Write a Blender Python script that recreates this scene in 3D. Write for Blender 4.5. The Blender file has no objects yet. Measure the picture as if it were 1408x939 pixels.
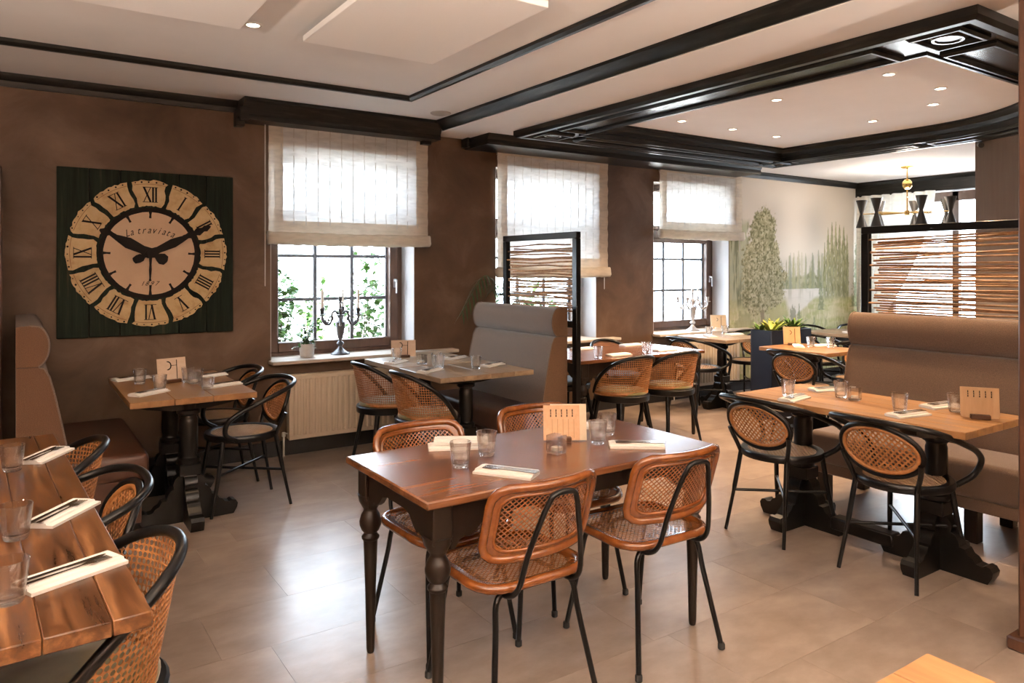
import bpy, bmesh, math, random
import numpy as np
from mathutils import Vector, Matrix

random.seed(7)
PI = math.pi
C = bpy.context.scene.collection
SC = bpy.context.scene

# ------------------------------------------------------------------ camera
cam = bpy.data.cameras.new('camera')
cam.sensor_width = 36.0
cam.lens = 1011.0 / 1408.0 * 36.0
cam.shift_y = -(469.5 - 368.0) / 1408.0
cam_ob = bpy.data.objects.new('camera', cam)
cam_ob.location = (0, 0, 1.5)
cam_ob.rotation_euler = (PI / 2, 0, -math.radians(34.08))
cam.clip_start = 0.02
C.objects.link(cam_ob)
SC.camera = cam_ob

# ------------------------------------------------------------------ sky
world = bpy.data.worlds.new('overcast_sky')
SC.world = world
world.use_nodes = True
bg = world.node_tree.nodes['Background']
bg.inputs[0].default_value = (0.76, 0.88, 1.0, 1)
bg.inputs[1].default_value = 18.0

# ------------------------------------------------------------------ sun: added high behind the building; the paving bounces it onto the ceiling
sun = bpy.data.lights.new('sun', 'SUN'); sun.energy = 75.0; sun.angle = math.radians(2); sun.color = (1.0, 0.95, 0.88)
sun_ob = bpy.data.objects.new('sun', sun); sun_ob.rotation_euler = (math.radians(32), 0, math.radians(8)); C.objects.link(sun_ob)

# ------------------------------------------------------------------ exposure
SC.view_settings.view_transform = 'Standard'
SC.view_settings.look = 'None'
SC.view_settings.gamma = 1.0
SC.view_settings.use_curve_mapping = False
SC.view_settings.exposure = 0.32
WARM = (1.0, 0.66, 0.38)
WARM2 = (1.0, 0.84, 0.70)
SPOT_W = 120.0
ROOM_W = 36.0
UP_W = 1000.0

def portal(name, loc, rot, sx, sy):
    l = bpy.data.lights.new(name, 'AREA')
    l.shape = 'RECTANGLE'; l.size = sx; l.size_y = sy
    l.cycles.is_portal = True
    o = bpy.data.objects.new(name, l); o.location = loc; o.rotation_euler = rot
    C.objects.link(o)
WIN = [(1.68, 2.945), (3.80, 5.06), (5.89, 7.16)]
for a, b in WIN:
    portal('window_portal', ((a + b) / 2, 6.34, 1.6), (-PI / 2, 0, 0), b - a, 1.75)
portal('window_portal', (10.44, 4.9, 1.5), (PI / 2, 0, PI / 2), 1.3, 2.0)

# ------------------------------------------------------------------ materials
def node_mat(name):
    m = bpy.data.materials.new(name); m.use_nodes = True
    nt = m.node_tree
    return m, nt, nt.nodes['Principled BSDF']

def ramp_mat(name, stops, scale=(6, 6, 6), nscale=1.0, detail=5.0, rough=0.6, rough2=None, metal=0.0, bump=0.0,
             bump_scale=None, spec=0.5, distort=0.0, rand=0.0, sheen=0.0, coat=0.0):
    m, nt, p = node_mat(name)
    N, L = nt.nodes, nt.links
    tc = N.new('ShaderNodeTexCoord'); mp = N.new('ShaderNodeMapping')
    mp.inputs['Scale'].default_value = scale
    L.new(tc.outputs['Object'], mp.inputs['Vector'])
    vec = mp.outputs['Vector']
    if rand:
        oi = N.new('ShaderNodeObjectInfo'); mul = N.new('ShaderNodeVectorMath'); mul.operation = 'SCALE'
        cmb = N.new('ShaderNodeCombineXYZ')
        for k in range(3): L.new(oi.outputs['Random'], cmb.inputs[k])
        L.new(cmb.outputs[0], mul.inputs[0]); mul.inputs['Scale'].default_value = 37.0
        add = N.new('ShaderNodeVectorMath'); add.operation = 'ADD'
        L.new(vec, add.inputs[0]); L.new(mul.outputs[0], add.inputs[1]); vec = add.outputs[0]
    nz = N.new('ShaderNodeTexNoise'); nz.inputs['Scale'].default_value = nscale
    nz.inputs['Detail'].default_value = detail; nz.inputs['Roughness'].default_value = 0.6
    nz.inputs['Distortion'].default_value = distort
    L.new(vec, nz.inputs['Vector'])
    cr = N.new('ShaderNodeValToRGB')
    els = cr.color_ramp.elements
    n = len(stops)
    for i, (pos, col) in enumerate(stops):
        e = els[i] if i < 2 else els.new(pos)
        e.position = pos; e.color = (*col, 1)
    L.new(nz.outputs['Fac'], cr.inputs['Fac'])
    colout = cr.outputs['Color']
    if rand:
        hsv = N.new('ShaderNodeHueSaturation')
        mr = N.new('ShaderNodeMapRange'); mr.inputs['To Min'].default_value = 1 - rand; mr.inputs['To Max'].default_value = 1 + rand
        L.new(oi.outputs['Random'], mr.inputs['Value']); L.new(mr.outputs[0], hsv.inputs['Value'])
        L.new(colout, hsv.inputs['Color']); colout = hsv.outputs['Color']
    L.new(colout, p.inputs['Base Color'])
    p.inputs['Roughness'].default_value = rough
    if rough2 is not None:
        mr2 = N.new('ShaderNodeMapRange'); mr2.inputs['From Min'].default_value = 0.3; mr2.inputs['From Max'].default_value = 0.7
        mr2.inputs['To Min'].default_value = rough; mr2.inputs['To Max'].default_value = rough2
        L.new(nz.outputs['Fac'], mr2.inputs['Value']); L.new(mr2.outputs[0], p.inputs['Roughness'])
    p.inputs['Metallic'].default_value = metal
    p.inputs['Specular IOR Level'].default_value = spec
    if sheen: p.inputs['Sheen Weight'].default_value = sheen
    if coat: p.inputs['Coat Weight'].default_value = coat; p.inputs['Coat Roughness'].default_value = 0.12
    if bump:
        bp = N.new('ShaderNodeBump'); bp.inputs['Strength'].default_value = bump; bp.inputs['Distance'].default_value = 0.004
        if bump_scale:
            nb = N.new('ShaderNodeTexNoise'); nb.inputs['Scale'].default_value = bump_scale; nb.inputs['Detail'].default_value = 4
            L.new(tc.outputs['Object'], nb.inputs['Vector']); L.new(nb.outputs['Fac'], bp.inputs['Height'])
        else:
            L.new(nz.outputs['Fac'], bp.inputs['Height'])
        L.new(bp.outputs['Normal'], p.inputs['Normal'])
    return m

def mix(a, b, t): return tuple(x + (y - x) * t for x, y in zip(a, b))
def two(a, b): return [(0.3, a), (0.7, b)]

M = {}
M['plaster'] = ramp_mat('brown_plaster', [(0.25, (0.050, 0.026, 0.012)), (0.5, (0.098, 0.056, 0.031)), (0.75, (0.180, 0.118, 0.078))],
                        (1, 1, 1), 1.8, 8, 0.55, spec=0.35, bump=0.15, bump_scale=14, distort=0.6)
M['ceiling'] = ramp_mat('ceiling_paint', two((0.79, 0.76, 0.735), (0.82, 0.79, 0.765)), (1, 1, 1), 3, 3, 0.9)
M['white_paint'] = ramp_mat('white_paint', two((0.72, 0.70, 0.70), (0.78, 0.76, 0.76)), (1, 1, 1), 4, 4, 0.7)
M['pale_wall'] = ramp_mat('taupe_wallpaper', two((0.155, 0.122, 0.100), (0.175, 0.140, 0.115)), (40, 40, 2), 1, 3, 0.8)
M['dark_trim'] = ramp_mat('dark_stained_trim', [(0.3, (0.004, 0.0038, 0.0033)), (0.55, (0.011, 0.010, 0.008)), (0.8, (0.04, 0.035, 0.028))],
                          (3, 3, 30), 1.6, 8, 0.36, bump=0.2, spec=0.3)
M['dark_panel'] = ramp_mat('dark_polished_panel', [(0.3, (0.008, 0.007, 0.0065)), (0.7, (0.026, 0.023, 0.02))], (2, 2, 20), 2, 7, 0.24, spec=0.4)
M['black'] = ramp_mat('black_lacquer', two((0.003, 0.003, 0.0032), (0.005, 0.005, 0.0053)), (5, 5, 5), 2, 3, 0.3, spec=0.3)
M['black_metal'] = ramp_mat('black_metal', two((0.003, 0.003, 0.0032), (0.005, 0.005, 0.0053)), (5, 5, 5), 2, 3, 0.28, spec=0.3)
M['cast_iron'] = ramp_mat('black_cast_iron', two((0.003, 0.0028, 0.0026), (0.007, 0.0062, 0.0055)), (12, 12, 12), 1, 5, 0.3, bump=0.2, spec=0.35)
M['rubber'] = ramp_mat('black_rubber', two((0.01, 0.01, 0.01), (0.02, 0.02, 0.02)), rough=0.8)
M['dark_leg'] = ramp_mat('dark_umber_leg', two((0.008, 0.0046, 0.003), (0.017, 0.010, 0.0065)), (20, 20, 3), 1, 5, 0.36, spec=0.28)
M['walnut'] = ramp_mat('walnut_top', [(0.32, (0.092, 0.032, 0.012)), (0.5, (0.14, 0.053, 0.020)), (0.68, (0.195, 0.078, 0.030))],
                       (1.1, 16, 16), 1.0, 4, 0.25, distort=0.1)
M['rustic'] = ramp_mat('rustic_plank', [(0.3, (0.028, 0.010, 0.003)), (0.5, (0.085, 0.032, 0.0095)), (0.68, (0.19, 0.083, 0.028))],
                       (26, 2.2, 26), 1.0, 7, 0.26, 0.42, bump=0.3, distort=0.25, rand=0.35)
M['oak'] = ramp_mat('oak_plank', [(0.28, (0.22, 0.10, 0.036)), (0.5, (0.36, 0.18, 0.068)), (0.72, (0.47, 0.26, 0.11))],
                    (18, 1.4, 18), 1.0, 6, 0.3, 0.42, bump=0.1, distort=0.25, rand=0.14)
M['honey'] = ramp_mat('honey_plank', [(0.2, (0.15, 0.068, 0.024)), (0.5, (0.25, 0.125, 0.05)), (0.8, (0.34, 0.185, 0.08))],
                      (14, 1.3, 14), 1.0, 8, 0.28, 0.4, bump=0.1, distort=0.6, rand=0.14)
M['grey_oak'] = ramp_mat('weathered_plank', [(0.2, (0.13, 0.085, 0.05)), (0.5, (0.25, 0.175, 0.11)), (0.8, (0.36, 0.27, 0.18))],
                         (14, 1.3, 14), 1.0, 8, 0.26, 0.42, bump=0.15, distort=0.6, rand=0.2)
M['light_wood'] = ramp_mat('light_beech', two((0.40, 0.23, 0.11), (0.50, 0.31, 0.165)), (20, 20, 2), 1.2, 6, 0.5)
M['brown_wood'] = ramp_mat('brown_wood', two((0.052, 0.019, 0.008), (0.085, 0.034, 0.015)), (20, 20, 2), 1.2, 6, 0.42)
M['window_wood'] = ramp_mat('brown_window_frame', two((0.062, 0.032, 0.02), (0.105, 0.058, 0.038)), (20, 20, 3), 1.2, 5, 0.4)
M['grey_bar'] = ramp_mat('grey_glazing_bar', two((0.10, 0.11, 0.13), (0.14, 0.15, 0.17)), rough=0.45)
M['sill'] = ramp_mat('stone_sill', two((0.50, 0.43, 0.36), (0.60, 0.53, 0.46)), (4, 4, 4), 2, 6, 0.35)
M['rattan'] = ramp_mat('rattan_rim', [(0.3, (0.11, 0.030, 0.006)), (0.7, (0.22, 0.069, 0.015))], (9, 9, 9), 2.0, 6, 0.24, coat=0.4)
M['cane_dark'] = ramp_mat('orange_cane', [(0.3, (0.16, 0.048, 0.010)), (0.7, (0.28, 0.095, 0.022))], (22, 22, 22), 2.0, 4, 0.28, coat=0.3)
M['cane_seat'] = ramp_mat('brown_cane', [(0.3, (0.19, 0.075, 0.024)), (0.7, (0.33, 0.145, 0.055))], (22, 22, 22), 2.0, 4, 0.22, coat=0.5)
M['cane'] = ramp_mat('honey_cane', [(0.3, (0.23, 0.086, 0.023)), (0.7, (0.38, 0.165, 0.053))], (22, 22, 22), 2.0, 4, 0.4)
M['cane_pale'] = ramp_mat('pale_cane', [(0.3, (0.34, 0.21, 0.115)), (0.7, (0.50, 0.34, 0.20))], (22, 22, 22), 2.0, 4, 0.35)
M['olive'] = ramp_mat('olive_velvet', two((0.10, 0.083, 0.016), (0.15, 0.122, 0.028)), (8, 8, 8), 2, 5, 0.75, sheen=0.5)
M['window_lit_seat'] = ramp_mat('window_lit_velvet', two((0.09, 0.11, 0.13), (0.13, 0.155, 0.18)), (8, 8, 8), 2, 5, 0.7, sheen=0.4)  # velvet seat with the blue window light put into its colour
M['tweed'] = ramp_mat('taupe_tweed', [(0.3, (0.072, 0.044, 0.027)), (0.7, (0.155, 0.102, 0.066))], (260, 260, 340), 1.0, 3, 0.9, bump=0.5, sheen=0.3)
M['brown_tweed'] = ramp_mat('brown_tweed', [(0.3, (0.075, 0.040, 0.022)), (0.7, (0.165, 0.096, 0.056))], (260, 260, 340), 1.0, 3, 0.9, bump=0.5, sheen=0.3)
M['end_brown'] = ramp_mat('end_panel_brown', [(0.3, (0.075, 0.038, 0.018)), (0.7, (0.15, 0.083, 0.042))], (260, 260, 340), 1.0, 3, 0.9, bump=0.5)
M['rust_tweed'] = ramp_mat('rust_tweed', [(0.3, (0.066, 0.030, 0.014)), (0.7, (0.135, 0.066, 0.032))], (260, 260, 340), 1.0, 3, 0.9, bump=0.5)
M['grey_tweed'] = ramp_mat('rose_grey_tweed', [(0.3, (0.08, 0.056, 0.044)), (0.7, (0.175, 0.127, 0.102))], (260, 260, 340), 1.0, 3, 0.9, bump=0.5)
M['leather'] = ramp_mat('brown_leather', two((0.048, 0.022, 0.014), (0.075, 0.036, 0.022)), (9, 9, 9), 2, 6, 0.38, bump=0.15, bump_scale=180)
M['rust_leather'] = ramp_mat('rust_leather', two((0.048, 0.017, 0.008), (0.07, 0.026, 0.012)), (9, 9, 9), 2, 6, 0.45, bump=0.15, bump_scale=180)
M['radiator'] = ramp_mat('radiator_enamel', two((0.66, 0.55, 0.42), (0.70, 0.59, 0.46)), (3, 3, 3), 1, 2, 0.4)
M['skirting'] = ramp_mat('dark_skirting', two((0.010, 0.009, 0.009), (0.02, 0.018, 0.017)), rough=0.4)
M['tile'] = ramp_mat('beige_floor_tile', [(0.0, (0.085, 0.055, 0.038)), (0.5, (0.245, 0.188, 0.152)), (1.0, (0.41, 0.335, 0.283))],
                     (1.6, 2.6, 1), 2.4, 6, 0.28, spec=0.6, rand=0.03)
M['grout'] = ramp_mat('tile_joint', two((0.20, 0.145, 0.115), (0.25, 0.19, 0.15)), rough=0.8)
M['napkin'] = ramp_mat('white_napkin', two((0.70, 0.68, 0.65), (0.75, 0.73, 0.70)), (30, 30, 30), 2, 4, 0.85, bump=0.1)
M['steel'] = ramp_mat('polished_steel', two((0.55, 0.54, 0.53), (0.65, 0.64, 0.63)), rough=0.18, metal=1.0)
M['pewter'] = ramp_mat('grey_pewter', two((0.07, 0.07, 0.075), (0.14, 0.14, 0.15)), (14, 14, 14), 2, 5, 0.38, metal=0.55)
M['silver'] = ramp_mat('pale_silver', two((0.42, 0.42, 0.44), (0.55, 0.55, 0.57)), (14, 14, 14), 2, 5, 0.35, metal=0.6)
M['candle'] = ramp_mat('cream_candle', two((0.78, 0.72, 0.62), (0.82, 0.77, 0.68)), rough=0.5)
M['brass'] = ramp_mat('polished_brass', two((0.70, 0.46, 0.14), (0.78, 0.54, 0.2)), rough=0.22, metal=1.0)
M['shade'] = ramp_mat('black_lamp_shade', two((0.02, 0.019, 0.018), (0.035, 0.033, 0.03)), rough=0.35)
M['paper'] = ramp_mat('kraft_card', two((0.60, 0.36, 0.21), (0.66, 0.42, 0.26)), (30, 2, 30), 2, 4, 0.8)
M['paper_pale'] = ramp_mat('cream_card', two((0.70, 0.58, 0.42), (0.75, 0.64, 0.48)), (20, 20, 20), 2, 4, 0.8)
M['paper_grey'] = ramp_mat('printed_card', two((0.60, 0.45, 0.33), (0.66, 0.52, 0.41)), (12, 12, 12), 2, 4, 0.75)
M['ink'] = ramp_mat('black_ink', two((0.006, 0.004, 0.0035), (0.011, 0.007, 0.005)), rough=0.7, spec=0.2)
M['red_ink'] = ramp_mat('rust_line', two((0.22, 0.09, 0.03), (0.27, 0.12, 0.04)), rough=0.7)
M['clock_board'] = ramp_mat('dark_green_plank', [(0.3, (0.004, 0.006, 0.004)), (0.6, (0.012, 0.019, 0.012)), (0.85, (0.075, 0.052, 0.026))],
                            (30, 30, 1.6), 1.3, 8, 0.7, bump=0.3, rand=0.2, spec=0.15)
M['clock_cream'] = ramp_mat('aged_cream_enamel', [(0.25, (0.42, 0.24, 0.09)), (0.5, (0.60, 0.43, 0.21)), (0.8, (0.68, 0.52, 0.29))], (6, 6, 6), 2.2, 6, 0.5)
M['clock_dial'] = ramp_mat('cream_dial', two((0.60, 0.41, 0.26), (0.66, 0.47, 0.31)), (4, 4, 4), 2.0, 5, 0.5)
M['stick'] = ramp_mat('willow_stick', [(0.3, (0.22, 0.11, 0.048)), (0.7, (0.46, 0.27, 0.135))], (14, 14, 14), 2, 5, 0.6, bump=0.4, rand=0.25)
M['planter'] = ramp_mat('slate_blue_planter', two((0.012, 0.018, 0.036), (0.017, 0.024, 0.045)), (4, 4, 4), 2, 3, 0.4, spec=0.3)
M['soil'] = ramp_mat('potting_soil', two((0.02, 0.014, 0.01), (0.05, 0.035, 0.025)), (30, 30, 30), 2, 5, 0.95, bump=0.6)
M['leaf'] = ramp_mat('green_leaf', two((0.045, 0.11, 0.02), (0.10, 0.21, 0.045)), (9, 9, 9), 2, 4, 0.45, rand=0.15)
M['leaf_dark'] = ramp_mat('dark_palm_leaf', two((0.018, 0.06, 0.016), (0.04, 0.11, 0.03)), (9, 9, 9), 2, 4, 0.4, rand=0.15)
M['leaf_yellow'] = ramp_mat('yellow_green_leaf', two((0.17, 0.24, 0.035), (0.36, 0.40, 0.08)), (9, 9, 9), 2, 4, 0.45, rand=0.15)
M['bark'] = ramp_mat('bark', two((0.06, 0.04, 0.025), (0.12, 0.085, 0.05)), (20, 20, 4), 2, 5, 0.85)
M['pot'] = ramp_mat('white_ceramic_pot', two((0.50, 0.47, 0.44), (0.62, 0.59, 0.56)), (9, 9, 9), 2, 4, 0.5)
M['paving'] = ramp_mat('pale_paving', two((0.52, 0.50, 0.47), (0.62, 0.60, 0.57)), (2, 2, 2), 2, 5, 0.85)
M['panel_white'] = ramp_mat('acoustic_panel_felt', two((0.90, 0.88, 0.86), (0.92, 0.90, 0.88)), (40, 40, 40), 2, 3, 0.95)
M['plastic_black'] = ramp_mat('black_plastic', two((0.015, 0.015, 0.016), (0.025, 0.025, 0.026)), rough=0.4)
M['plastic_white'] = ramp_mat('white_plastic', two((0.66, 0.63, 0.6), (0.7, 0.67, 0.64)), rough=0.5)
M['speaker'] = ramp_mat('grey_speaker_mesh', two((0.42, 0.37, 0.34), (0.5, 0.45, 0.41)), (200, 200, 200), 2, 2, 0.7)

def clear_glass(name, tint=(1, 1, 1), lo=0.04, hi=0.55):
    m = bpy.data.materials.new(name); m.use_nodes = True
    nt = m.node_tree; N, L = nt.nodes, nt.links
    N.clear()
    out = N.new('ShaderNodeOutputMaterial'); mx = N.new('ShaderNodeMixShader')
    tr = N.new('ShaderNodeBsdfTransparent'); gl = N.new('ShaderNodeBsdfGlossy')
    tr.inputs[0].default_value = (*tint, 1); gl.inputs['Roughness'].default_value = 0.03
    lw = N.new('ShaderNodeLayerWeight'); lw.inputs['Blend'].default_value = 0.45
    mr = N.new('ShaderNodeMapRange'); mr.inputs['To Min'].default_value = lo; mr.inputs['To Max'].default_value = hi
    L.new(lw.outputs['Facing'], mr.inputs['Value']); L.new(mr.outputs[0], mx.inputs[0])
    L.new(tr.outputs[0], mx.inputs[1]); L.new(gl.outputs[0], mx.inputs[2]); L.new(mx.outputs[0], out.inputs[0])
    return m
M['reveal'] = ramp_mat('grey_reveal_paint', two((0.40, 0.385, 0.385), (0.46, 0.445, 0.445)), (1, 1, 1), 4, 5, 0.7)
M['pane'] = clear_glass('window_glass', (0.98, 0.99, 1.0), 0.03, 0.25)
M['tumbler'] = clear_glass('drinking_glass', (1, 1, 1), 0.03, 0.42)
_nt = M['tumbler'].node_tree
_g = _nt.nodes.new('ShaderNodeBsdfGlass'); _g.inputs['IOR'].default_value = 1.45; _g.inputs['Roughness'].default_value = 0.0
_m = _nt.nodes.new('ShaderNodeMixShader'); _m.inputs[0].default_value = 0.5
_o = [n_ for n_ in _nt.nodes if n_.type == 'OUTPUT_MATERIAL'][0]; _p = _o.inputs[0].links[0].from_node
_nt.links.new(_p.outputs[0], _m.inputs[1]); _nt.links.new(_g.outputs[0], _m.inputs[2]); _nt.links.new(_m.outputs[0], _o.inputs[0])

def sheer(name, col, t_clear, t_trans):
    m = bpy.data.materials.new(name); m.use_nodes = True
    nt = m.node_tree; N, L = nt.nodes, nt.links
    N.clear()
    out = N.new('ShaderNodeOutputMaterial')
    tc = N.new('ShaderNodeTexCoord'); nz = N.new('ShaderNodeTexNoise'); nz.inputs['Scale'].default_value = 9
    mp = N.new('ShaderNodeMapping'); mp.inputs['Scale'].default_value = (1, 1, 4)
    L.new(tc.outputs['Object'], mp.inputs[0]); L.new(mp.outputs[0], nz.inputs['Vector'])
    cr = N.new('ShaderNodeValToRGB')
    cr.color_ramp.elements[0].color = (*mix(col, (0, 0, 0), 0.12), 1); cr.color_ramp.elements[0].position = 0.35
    cr.color_ramp.elements[1].color = (*col, 1); cr.color_ramp.elements[1].position = 0.6
    L.new(nz.outputs['Fac'], cr.inputs[0])
    bp = N.new('ShaderNodeBump'); bp.inputs['Strength'].default_value = 0.5; bp.inputs['Distance'].default_value = 0.01
    L.new(nz.outputs['Fac'], bp.inputs['Height'])
    d = N.new('ShaderNodeBsdfDiffuse'); t = N.new('ShaderNodeBsdfTranslucent'); c = N.new('ShaderNodeBsdfTransparent')
    for s_ in (d, t): L.new(cr.outputs[0], s_.inputs[0]); L.new(bp.outputs[0], s_.inputs['Normal'])
    m1 = N.new('ShaderNodeMixShader'); m1.inputs[0].default_value = t_trans
    L.new(d.outputs[0], m1.inputs[1]); L.new(t.outputs[0], m1.inputs[2])
    m2 = N.new('ShaderNodeMixShader'); m2.inputs[0].default_value = t_clear
    L.new(m1.outputs[0], m2.inputs[1]); L.new(c.outputs[0], m2.inputs[2])
    L.new(m2.outputs[0], out.inputs[0])
    return m
M['sheer'] = sheer('sheer_white_linen', (0.86, 0.86, 0.84), 0.038, 0.27)
M['sheer_band'] = sheer('beige_linen_band', (0.80, 0.73, 0.63), 0.0, 0.3)
M['curtain'] = sheer('patterned_curtain', (0.74, 0.72, 0.65), 0.0, 0.14)
M['seam'] = sheer('grey_linen_seam', (0.70, 0.68, 0.64), 0.0, 0.25)

def emit(name, col, s):
    m = bpy.data.materials.new(name); m.use_nodes = True
    nt = m.node_tree; nt.nodes.clear()
    e = nt.nodes.new('ShaderNodeEmission'); o = nt.nodes.new('ShaderNodeOutputMaterial')
    e.inputs[0].default_value = (*col, 1); e.inputs[1].default_value = s
    nt.links.new(e.outputs[0], o.inputs[0]); return m
M['bulb'] = emit('lit_bulb', (1.0, 0.82, 0.6), 14.0)

# ------------------------------------------------------------------ mesh building
class MB:
    def __init__(s): s.v = []; s.f = []
    def add(s, vs, fs):
        o = len(s.v); s.v += [tuple(v) for v in vs]; s.f += [tuple(i + o for i in f) for f in fs]; return s
    def bb(s, x0, x1, y0, y1, z0, z1, c=0.0):
        if c <= 0:
            vs = [(x, y, z) for z in (z0, z1) for y in (y0, y1) for x in (x0, x1)]
            return s.add(vs, [(0, 2, 3, 1), (4, 5, 7, 6), (0, 1, 5, 4), (2, 6, 7, 3), (0, 4, 6, 2), (1, 3, 7, 5)])
        m = ((x0 + x1) / 2, (y0 + y1) / 2, (z0 + z1) / 2); h = ((x1 - x0) / 2, (y1 - y0) / 2, (z1 - z0) / 2)
        bm = bmesh.new()
        bmesh.ops.create_cube(bm, size=1.0)
        for v in bm.verts: v.co = Vector([m[k] + v.co[k] * 2 * h[k] for k in range(3)])
        bmesh.ops.bevel(bm, geom=bm.edges[:], offset=c, segments=1, affect='EDGES', profile=0.5)
        return s.bm(bm)
    def soft(s, x0, x1, y0, y1, z0, z1, r, seg=3):
        bm = bmesh.new(); bmesh.ops.create_cube(bm, size=1.0)
        for v in bm.verts:
            v.co = Vector(((x0 + x1) / 2 + v.co.x * (x1 - x0), (y0 + y1) / 2 + v.co.y * (y1 - y0), (z0 + z1) / 2 + v.co.z * (z1 - z0)))
        bmesh.ops.bevel(bm, geom=bm.edges[:], offset=r, segments=seg, affect='EDGES', profile=0.5)
        return s.bm(bm)
    def bm(s, bm, free=True):
        bm.verts.ensure_lookup_table(); bm.verts.index_update()
        s.add([v.co[:] for v in bm.verts], [[v.index for v in f.verts] for f in bm.faces])
        if free: bm.free()
        return s
    def tube(s, pts, r, n=8, closed=False, flat=1.0):
        P = [Vector(p) for p in pts]; k = len(P)
        R = r if isinstance(r, (list, tuple)) else [r] * k
        T = []
        for i in range(k):
            a = P[(i - 1) % k] if closed or i > 0 else P[i]
            b = P[(i + 1) % k] if closed or i < k - 1 else P[i]
            T.append((b - a).normalized())
        up = Vector((0, 0, 1))
        if abs(T[0].dot(up)) > 0.9: up = Vector((0, 1, 0))
        nrm = (up - T[0] * up.dot(T[0])).normalized()
        vs = []; fs = []
        for i in range(k):
            if i > 0:
                nrm = nrm - T[i] * nrm.dot(T[i]); nrm.normalize()
            b = T[i].cross(nrm)
            for j in range(n):
                a = 2 * PI * j / n
                vs.append(P[i] + (nrm * math.cos(a) + b * math.sin(a) * flat) * R[i])
        for i in range(k if closed else k - 1):
            i2 = (i + 1) % k
            for j in range(n):
                j2 = (j + 1) % n
                fs.append((i * n + j, i * n + j2, i2 * n + j2, i2 * n + j))
        if not closed:
            fs.append(tuple(range(n - 1, -1, -1))); fs.append(tuple((k - 1) * n + j for j in range(n)))
        return s.add(vs, fs)
    def lathe(s, prof, n=16, c=(0, 0, 0), ring=False):
        if ring: prof = list(prof) + [prof[0]]
        vs = []; fs = []
        for r, z in prof:
            for j in range(n):
                a = 2 * PI * j / n + PI / n
                vs.append((c[0] + r * math.cos(a), c[1] + r * math.sin(a), c[2] + z))
        for i in range(len(prof) - 1):
            for j in range(n):
                j2 = (j + 1) % n
                fs.append((i * n + j, i * n + j2, (i + 1) * n + j2, (i + 1) * n + j))
        if prof[0][0] > 1e-5 and not ring: fs.append(tuple(range(n - 1, -1, -1)))
        if prof[-1][0] > 1e-5 and not ring: fs.append(tuple((len(prof) - 1) * n + j for j in range(n)))
        return s.add(vs, fs)
    def prism(s, poly, d0, d1, fn=None):
        # poly in (a, b); extruded along d; fn maps (a, b, d) to a point
        fn = fn or (lambda a, b, d: (a, b, d))
        n = len(poly)
        vs = [fn(a, b, d0) for a, b in poly] + [fn(a, b, d1) for a, b in poly]
        fs = [tuple(range(n - 1, -1, -1)), tuple(range(n, 2 * n))]
        for i in range(n):
            j = (i + 1) % n; fs.append((i, j, n + j, n + i))
        return s.add(vs, fs)
    def sweep(s, prof, path, closed=False):
        # prof: closed list of (n, z); n grows to the left of the travel direction
        k = len(path); P = [Vector((p[0], p[1])) for p in path]; m = len(prof)
        vs = []; fs = []
        for i in range(k):
            d1 = (P[i] - P[i - 1]) if (closed or i > 0) else (P[i + 1] - P[i])
            d2 = (P[(i + 1) % k] - P[i]) if (closed or i < k - 1) else d1
            d1 = d1.normalized(); d2 = d2.normalized()
            n1 = Vector((-d1.y, d1.x)); n2 = Vector((-d2.y, d2.x))
            b = n1 + n2; b = b / max(b.dot(n1), 0.2)
            for a, z in prof: vs.append((P[i].x + b.x * a, P[i].y + b.y * a, z))
        for i in range(k if closed else k - 1):
            i2 = (i + 1) % k
            for j in range(m):
                j2 = (j + 1) % m
                fs.append((i * m + j, i2 * m + j, i2 * m + j2, i * m + j2))
        if not closed:
            fs.append(tuple(range(m))); fs.append(tuple((k - 1) * m + j for j in range(m - 1, -1, -1)))
        return s.add(vs, fs)
    def move(s, mtx):
        s.v = [tuple(mtx @ Vector(v)) for v in s.v]; return s
    def mesh(s, name, mat, angle=40, fix=True):
        me = bpy.data.meshes.new(name)
        me.from_pydata(s.v, [], s.f)
        if fix:
            bm = bmesh.new(); bm.from_mesh(me)
            bmesh.ops.recalc_face_normals(bm, faces=bm.faces[:]); bm.to_mesh(me); bm.free()
        me.materials.append(mat)
        me.polygons.foreach_set('use_smooth', [True] * len(me.polygons))
        me.set_sharp_from_angle(angle=math.radians(angle))
        me.update()
        return me
    def build(s, name, mat, parent=None, angle=40, loc=None, rz=0.0, label=None, kind=None):
        o = bpy.data.objects.new(name, s.mesh(name, mat, angle)); C.objects.link(o)
        if parent: o.parent = parent
        if loc: o.location = loc
        if rz: o.rotation_euler = (0, 0, rz)
        if label: o['label'] = label
        if kind: o['kind'] = kind
        return o

def link_mesh(name, me, parent=None, loc=(0, 0, 0), rot=(0, 0, 0), kind=None):
    o = bpy.data.objects.new(name, me); C.objects.link(o)
    if parent: o.parent = parent
    o.location = loc; o.rotation_euler = rot
    if kind: o['kind'] = kind
    return o
def thing(name, label, cat, loc=(0, 0, 0), rz=0.0, group=None):
    o = bpy.data.objects.new(name, None); C.objects.link(o)
    o.empty_display_size = 0.1
    o.location = loc; o.rotation_euler = (0, 0, rz)
    return tag(o, label, cat, group)
def tag(o, label, cat, group=None):
    o['label'] = label; o['category'] = cat
    if group: o['group'] = group
    return o
def struct(o, label=None):
    o['kind'] = 'structure'
    if label: o['label'] = label
    return o
def dup(root, loc, rz, label, group=None):
    def rec(o, par):
        c = o.copy(); C.objects.link(c); c.parent = par
        for ch in list(kids.get(o.name, ())): rec(ch, c)
        return c
    kids = {}
    for o in bpy.data.objects:
        if o.parent: kids.setdefault(o.parent.name, []).append(o)
    r = rec(root, None)
    r.location = loc; r.rotation_euler = (0, 0, rz); r['label'] = label
    if group: r['group'] = group
    return r
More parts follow.
